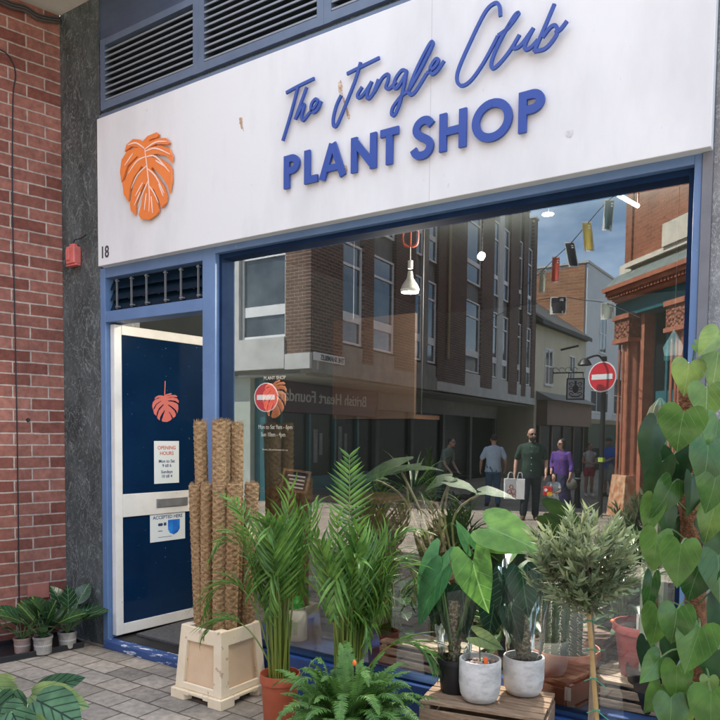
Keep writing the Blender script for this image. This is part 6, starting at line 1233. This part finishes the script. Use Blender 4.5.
def person(label, u, v, H_, facing, arms, legs, top, bottom, shoes, hair='short', skin='skin', yaw=0, glasses=False, beard=False, cap=None, lean=0, hs=1.0, group='people in the street'):
    p = GV(u, v); root = mthing('person', label, 'person', p, group); k = H_/1.75; F_ = Fig(p, facing, k, root)
    lz = lambda x, y, z: V((x, y-lean*max(0, z-.9), z))
    hipz = .92; bw = top.get('w', 1.0); b = MB()
    hc = lz(0, -.02, 1.622-(hs-1)*.05)
    q = head(b, hc, yaw, hs); limb(b, [lz(0, .012, 1.42), lz(0, .0, 1.54)], [.062, .055])
    loft(b, [(lz(0, 0, .86), .13*bw, .10*bw), (lz(0, 0, 1.0), .135*bw, .10*bw), (lz(0, 0, 1.12), .125*bw, .095*bw), (lz(0, 0, 1.3), .15*bw, .105*bw), (lz(0, .01, 1.42), .16*bw, .085*bw), (lz(0, .012, 1.47), .08, .06)])
    for s, (el, wr, fw) in zip((-1, 1), arms):
        sh = lz(s*.175*bw, .01, 1.405); el, wr = V(el), V(wr); limb(b, [sh+V((-s*.02, 0, -.02)), el, wr], [.044, .041, .027]); hand(b, wr, (wr-el), s, fw)
    for s, (kn, an) in zip((-1, 1), legs):
        hp = V((s*.085, 0, .90)); kn, an = V(kn), V(an); limb(b, [hp, kn, kn.lerp(an, .3)+V((0, .02, 0)), an], [.085, .058, .056, .037]); limb(b, [an+V((0, .02, -.03)), an+V((s*.02, -.14, -.055))], [.038, .028])
    F_.put(b, 'body', M[skin], .0075*k, 1)
    # shirt or dress
    b = MB(); w_ = bw
    rings = [(lz(0, 0, top['hem']), (top.get('flare', .17))*w_, top.get('flare_d', .125)*w_)]
    if top['hem'] < .8: rings += [(lz(0, 0, .80), .2*w_, .145*w_)]
    rings += [(lz(0, 0, 1.0), .165*w_, .128*w_), (lz(0, 0, 1.12), .158*w_, .122*w_), (lz(0, 0, 1.28), .178*w_, .128*w_), (lz(0, .008, 1.40), .185*w_, .105*w_), (lz(0, .01, 1.46), .12*w_, .078*w_), (lz(0, .01, 1.485), .075, .065)]
    loft(b, rings, 22)
    for s, (el, wr, fw) in zip((-1, 1), arms):
        sh = lz(s*.172*bw, .01, 1.40); el, wr = V(el), V(wr); sl_ = top.get('sleeve', .75)
        if sl_ > 1: limb(b, [sh, el, el.lerp(wr, sl_-1)], [.064, .058, .05])
        elif sl_ > 0: limb(b, [sh+V((-s*.012, 0, -.012)), sh.lerp(el, sl_)], [.066, .064])
    F_.put(b, top.get('name', 'shirt'), top['mat'], .011*k, 2, None, .009)
    if bottom:
        b = MB(); loft(b, [(V((0, 0, .80)), .165*w_, .125*w_), (V((0, 0, .95)), .168*w_, .124*w_), (V((0, 0, 1.03)), .158*w_, .118*w_)])
        for s, (kn, an) in zip((-1, 1), legs):
            hp = V((s*.088, 0, .88)); kn, an = V(kn), V(an); ln = bottom.get('len', 2)
            if ln >= 2: limb(b, [hp, kn, an+V((0, .01, .03))], [.105, .08, .066])
            else: limb(b, [hp, hp.lerp(kn, ln)], [.11, .096])
        F_.put(b, bottom.get('name', 'trousers'), bottom['mat'], .011*k, 2, None, .008)
    for s, (kn, an) in zip((-1, 1), legs):
        an = V(an); b = MB(); limb(b, [an+V((0, .035, -.045)), an+V((s*.012, -.06, -.05)), an+V((s*.025, -.155, -.062))], [.045, .048, .036]); b.ell(an+V((0, .01, .0)), (.05, .055, .05), 10, 8)
        F_.put(b, 'shoe', shoes, .009*k, 1)
    if hair:
        b = MB(); hc2 = hc
        def hh(x, y, z): return q(x, y, z)
        if hair == 'short': b.ell(hh(0, .022, .042), (.082*hs, .094*hs, .092*hs), 14, 10)
        if hair == 'bun': b.ell(hh(0, .024, .04), (.084*hs, .096*hs, .094*hs), 14, 10); b.ell(hh(0, .10, .06), (.05*hs, .05*hs, .05*hs), 12, 8)
        if hair == 'bob': b.ell(hh(0, .024, .035), (.088*hs, .1*hs, .1*hs), 14, 10); b.ell(hh(.06, .03, -.03), (.035*hs, .07*hs, .085*hs), 10, 8); b.ell(hh(-.06, .03, -.03), (.035*hs, .07*hs, .085*hs), 10, 8); b.ell(hh(0, .07, -.03), (.075*hs, .045*hs, .085*hs), 10, 8)
        if hair == 'stubble': b.ell(hh(0, .028, .01), (.0765*hs, .088*hs, .072*hs), 14, 10)
        F_.put(b, 'hair', M['hair'], .008*k, 1)
    r = Matrix.Rotation(yaw, 3, 'Z')
    if beard: b = MB(); b.ell(q(0, -.034, -.066), (.060, .062, .062), 14, 10, r); b.ell(q(0, -.055, -.105), (.036, .035, .032), 10, 8); F_.put(b, 'beard', M['hair'], .007*k, 1)
    if glasses:
        b = MB()
        for e in (-1, 1): b.ell(q(e*.036, -.094, .016), (.030*hs, .008, .022*hs), 12, 8, r); b.tube([q(e*.066, -.085, .02), q(e*.082, .0, .02)], .004, 6)
        b.tube([q(-.02, -.1, .02), q(.02, -.1, .02)], .004, 6); F_.put(b, 'sunglasses', M['black'], 0)
    else:
        for e in (-1, 1): b = MB(); b.ell(q(e*.031, -.084, .012), (.012*hs, .006*hs, .007*hs), 8, 6, r); F_.put(b, 'eye', M['hair'], 0)
    b = MB(); b.ell(q(0, -.0965, -.060), (.022*hs, .005*hs, .005*hs), 8, 6, r)
    if not beard: F_.put(b, 'mouth', mat('lips', (.33, .11, .09), .5), 0)
    if cap:
        b = MB(); b.ell(q(0, .012, .062), (.088, .102, .075), 14, 8); b.prism([q(x, y, .052) for x, y in [(-.07, -.06), (-.06, -.14), (-.03, -.175), (.03, -.175), (.06, -.14), (.07, -.06)]], V((0, 0, .014))); F_.put(b, 'cap', cap, .009, 1)
    return F_, root, p
def fab(n, a, b_, sc=14): return mat(n, a, .85, b_, sc, bump=.25, bscale=9)
UPR = [((-.09, -.01, .50), (-.095, .0, .09)), ((.09, -.01, .50), (.095, .0, .09))]
M['bagw'] = mat('white_paper_bag', (.68, .67, .65), .6, (.62, .61, .6), 9)
# man with beard and bags
F1, r1, p1_ = person('bald bearded man in a dark green shirt and sunglasses holding two white carrier bags', 530, 520, 1.80, .0,
    [((-.275, .02, 1.15), (-.30, -.06, .90), (0, -1, 0)), ((.27, .03, 1.14), (.27, -.10, .90), (0, -1, 0))],
    [((-.10, -.06, .50), (-.13, -.05, .09)), ((.10, .02, .50), (.095, .08, .09))], dict(hem=.84, w=1.12, flare=.172, mat=fab('dark_green_cotton', (.014, .035, .024), (.022, .05, .034)), sleeve=.8), dict(mat=fab('dark_denim', (.012, .02, .028), (.02, .03, .04))), M['shoe_b'], None, 'skin', .35, True, True)
b = MB()
for z in (.95, 1.07, 1.19, 1.31, 1.41): b.ell(V((.0, -.15+.012*(z > 1.3), z)), (.009, .006, .009), 8, 6)
F1.put(b, 'shirt_buttons', M['white'], 0)
def bag(c, w_, h_, d_, lab, marks, ang):
    wc = F1.w(c); t = mthing('shopping_bag', lab, 'bag', wc, 'carrier bags in the man\'s hand'); e1 = (F1.rt*math.cos(ang)+F1.back*math.sin(ang)); e2 = (F1.back*math.cos(ang)-F1.rt*math.sin(ang))
    b = MB(); b.hexa([wc+e1*x*w_*.96+e2*y*d_*.9 for x, y in ((-1, -1), (1, -1), (1, 1), (-1, 1))], [wc+e1*x*w_+e2*y*d_*.7+UP*h_ for x, y in ((-1, -1), (1, -1), (1, 1), (-1, 1))]); bo = b.build('paper_bag', M['bagw'], t, mirror=True, bevel=.006)
    b = MB()
    for yy in (-.6, .6): b.tube(smooth_path([wc+e1*-w_*.5+e2*d_*yy+UP*h_, wc+e1*-w_*.3+e2*d_*yy*.4+UP*(h_+.11), wc+e1*w_*.3+e2*d_*yy*.4+UP*(h_+.11), wc+e1*w_*.5+e2*d_*yy+UP*h_], 3), .005, 5)
    b.build('handles', M['white'], t, mirror=True)
    if marks:
        b = MB()
        for x, z, r in marks: pts = [wc-e2*(d_*.83+.003)+e1*(x*w_)+UP*(z*h_)+e1*(r*math.cos(a))+UP*(r*math.sin(a)) for a in [i*PI/5 for i in range(11)]]; b.ribbon(pts, .014, -e2, .003)
        b.build('red_print', M['redink'], bo, mirror=True)
bag((-.37, -.10, .40), .13, .40, .06, 'white carrier bag with red round print in the bearded man\'s hand', [(-.3, .35, .045), (.3, .38, .045), (-.1, .18, .05), (.45, .16, .03), (.0, .6, .035)], .25); bag((-.20, -.09, .40), .10, .40, .05, 'plain white carrier bag nearer the bearded man\'s leg', None, -.1)
# woman in purple
F2, r2, p2_ = person('woman in purple patterned top and long navy skirt beside the bearded man', 560, 514.5, 1.66, -.5,
    [((-.24, .0, 1.18), (-.16, -.16, 1.0), (0, -1, 0)), ((.25, .02, 1.16), (.27, -.08, .92), (0, -1, 0))], UPR, dict(hem=.90, w=1.08, flare=.185, mat=mat('purple_print', (.06, .03, .22), .8, (.16, .03, .09), 26, lo=.5, hi=.62), sleeve=1.55), None, M['shoe_k'], 'bob', 'skin', -.25, True)
b = MB(); loft(b, [(V((0, 0, .22)), .27, .23), (V((0, 0, .5)), .24, .19), (V((0, 0, .85)), .19, .15), (V((0, 0, 1.0)), .165, .125)], 24); F2.put(b, 'skirt', fab('navy_skirt', (.016, .014, .05), (.025, .02, .07)), .012, 2, None, .014)
b = MB(); b.ell(F2.w(V((.30, -.05, .72))), (.12, .07, .13), 14, 10); tag(b.build('handbag', fab('olive_bag', (.09, .085, .07), (.13, .12, .1)), None, smooth=True, mirror=True, loc=mir(F2.w(V((.3, -.05, .6))))), 'grey shoulder bag hanging at the purple dressed woman\'s side', 'bag')
# little girl
F3, r3, p3_ = person('little girl in a pale printed dress standing in front of the woman in purple', 552.5, 521, .92, -.1,
    [((-.25, -.04, 1.16), (-.12, -.20, 1.08), (1, 0, 0)), ((.25, -.05, 1.13), (.06, -.22, 1.08), (1, 0, 0))], [((-.09, -.01, .50), (-.10, .0, .10)), ((.09, -.01, .50), (.10, .0, .10))], dict(hem=.52, w=1.12, flare=.29, flare_d=.25, mat=mat('pale_print_dress', (.50, .56, .54), .8, (.30, .40, .42), 30, lo=.5, hi=.6), sleeve=.6, name='dress'), None, M['shoe_w'], 'bob', 'skin', -.1, False, hs=1.42)
c = F3.w(V((-.14, -.30, 1.0))); b = MB(); b.obox(c, F3.rt, F3.back, UP, (-.10, -.035, -.02), (.075, .035, .16)); pk = mthing('snack_pack', 'red and yellow snack packet held by the little girl', 'packet', c); b.build('packet', mat('red_foil', (.55, .04, .03), .35), pk, mirror=True, bevel=.01); b = MB(); b.obox(c, F3.rt, F3.back, UP, (-.02, -.04, -.019), (.074, -.0355, .05)); b.build('yellow_panel', mat('yellow_foil', (.7, .45, .04), .35), pk, mirror=True)
b = MB(); disc(b, c+F3.rt*-.045+F3.back*-.036+UP*.09, F3.rt, UP, -F3.back, .032, .032, .004, 16); b.build('white_badge', M['white'], pk, mirror=True)
# man from behind
person('grey haired man in a pale blue shirt and jeans walking away, seen from behind', 492.5, 506.5, 1.78, PI+.12,
    [((-.28, .03, 1.15), (-.30, -.10, .94), (0, -1, 0)), ((.28, .0, 1.15), (.30, -.08, .92), (0, -1, 0))], [((-.10, -.03, .50), (-.12, .06, .09)), ((.10, -.05, .50), (.12, -.06, .09))], dict(hem=.84, w=1.12, flare=.185, mat=fab('pale_blue_cotton', (.38, .47, .56), (.46, .55, .63)), sleeve=.85), dict(mat=fab('blue_denim', (.05, .10, .17), (.08, .14, .22))), M['shoe_k'], 'short', 'skin', .1)
# woman in white and red
person('young woman in a sleeveless white top and red shorts talking by the bollard', 588.5, 496.5, 1.62, .35,
    [((-.22, -.02, 1.14), (-.06, -.24, 1.10), (1, 0, 0)), ((.22, -.03, 1.14), (.05, -.25, 1.08), (1, 0, 0))], UPR, dict(hem=.95, w=.92, mat=fab('white_top', (.45, .43, .42), (.55, .53, .52)), sleeve=.12, name='top'), dict(mat=fab('red_shorts', (.36, .03, .06), (.45, .05, .08)), len=.42, name='shorts'), M['shoe_w'], 'bun', 'skin2', .5)
# man in blue
person('man in bright blue t-shirt, dark cap and grey shorts by the terracotta column', 607.5, 496.5, 1.78, -.85,
    [((-.22, -.10, 1.18), (-.10, -.34, 1.12), (1, 0, 0)), ((.24, -.04, 1.16), (.10, -.34, 1.02), (1, 0, 0))], [((-.11, -.02, .50), (-.12, .0, .09)), ((.10, -.01, .50), (.12, .03, .09))], dict(hem=.84, w=1.05, mat=fab('bright_blue_cotton', (.015, .10, .46), (.02, .13, .54)), sleeve=.75, name='t_shirt'), dict(mat=fab('grey_shorts', (.27, .29, .27), (.34, .36, .33)), len=.92, name='shorts'), M['shoe_b'], 'short', 'skin2', -.1, False, False, mat('dark_cap', (.03, .035, .04), .8))
# stooping person with the dog, person at the shop window
person('person in a grey green t-shirt stooping forward near the dark shop windows', 441, 501, 1.70, .9,
    [((-.2, -.26, 1.06), (-.16, -.42, .86), (1, 0, 0)), ((.22, -.22, 1.08), (.2, -.40, .86), (1, 0, 0))], UPR, dict(hem=.86, w=1.05, mat=fab('sage_cotton', (.17, .21, .17), (.22, .27, .22)), sleeve=.7, name='t_shirt'), dict(mat=fab('grey_trousers', (.10, .12, .11), (.13, .15, .14))), M['shoe_k'], 'short', 'skin', .0, True, lean=.45)
person('dark dressed person standing at the charity shop window', 284, 494, 1.66, 2.4,
    [((-.24, -.05, 1.15), (-.18, -.26, 1.05), (0, 0, 1)), ((.24, -.05, 1.15), (.16, -.28, 1.08), (0, 0, 1))], UPR, dict(hem=.80, w=1.05, mat=fab('black_jacket', (.02, .022, .026), (.03, .032, .036)), sleeve=1.8, name='jacket'), dict(mat=fab('black_trousers', (.018, .018, .02), (.028, .028, .03))), M['shoe_k'], 'bob', 'skin', .3)
# small dark dog
dp0 = GV(464, 505.5); dg_ = mthing('dog', 'small dark shaggy dog standing on the paving near the man in pale blue', 'dog', dp0); FD = Fig(dp0, PI/2-.3, 1.0, dg_); b = MB()
loft_pts = [(V((0, -.15, .20)), .065), (V((0, -.06, .215)), .078), (V((0, .08, .215)), .068), (V((0, .18, .205)), .06)]; b.tube([p for p, r in loft_pts], [r for p, r in loft_pts], 10); b.ell(V((0, -.15, .2)), (.065, .07, .075)); b.ell(V((0, .18, .205)), (.06, .06, .06))
limb(b, [V((0, -.17, .24)), V((0, -.24, .31))], [.05, .045]); b.ell(V((0, -.27, .32)), (.05, .06, .05)); limb(b, [V((0, -.30, .31)), V((0, -.36, .295))], [.03, .02])
for s in (-1, 1):
    limb(b, [V((s*.045, -.14, .18)), V((s*.05, -.135, .10)), V((s*.05, -.15, .02))], [.035, .022, .02]); limb(b, [V((s*.045, .16, .19)), V((s*.05, .13, .12)), V((s*.05, .20, .08)), V((s*.05, .185, .015))], [.045, .03, .02, .02])
    b.ell(V((s*.04, -.25, .365)), (.018, .012, .035))
limb(b, [V((0, .22, .23)), V((0, .29, .29)), V((0, .28, .35))], [.025, .02, .012]); FD.put(b, 'body', mat('dark_fur', (.02, .015, .012), .9, (.05, .04, .03), 30, bump=.6), .009, 1)
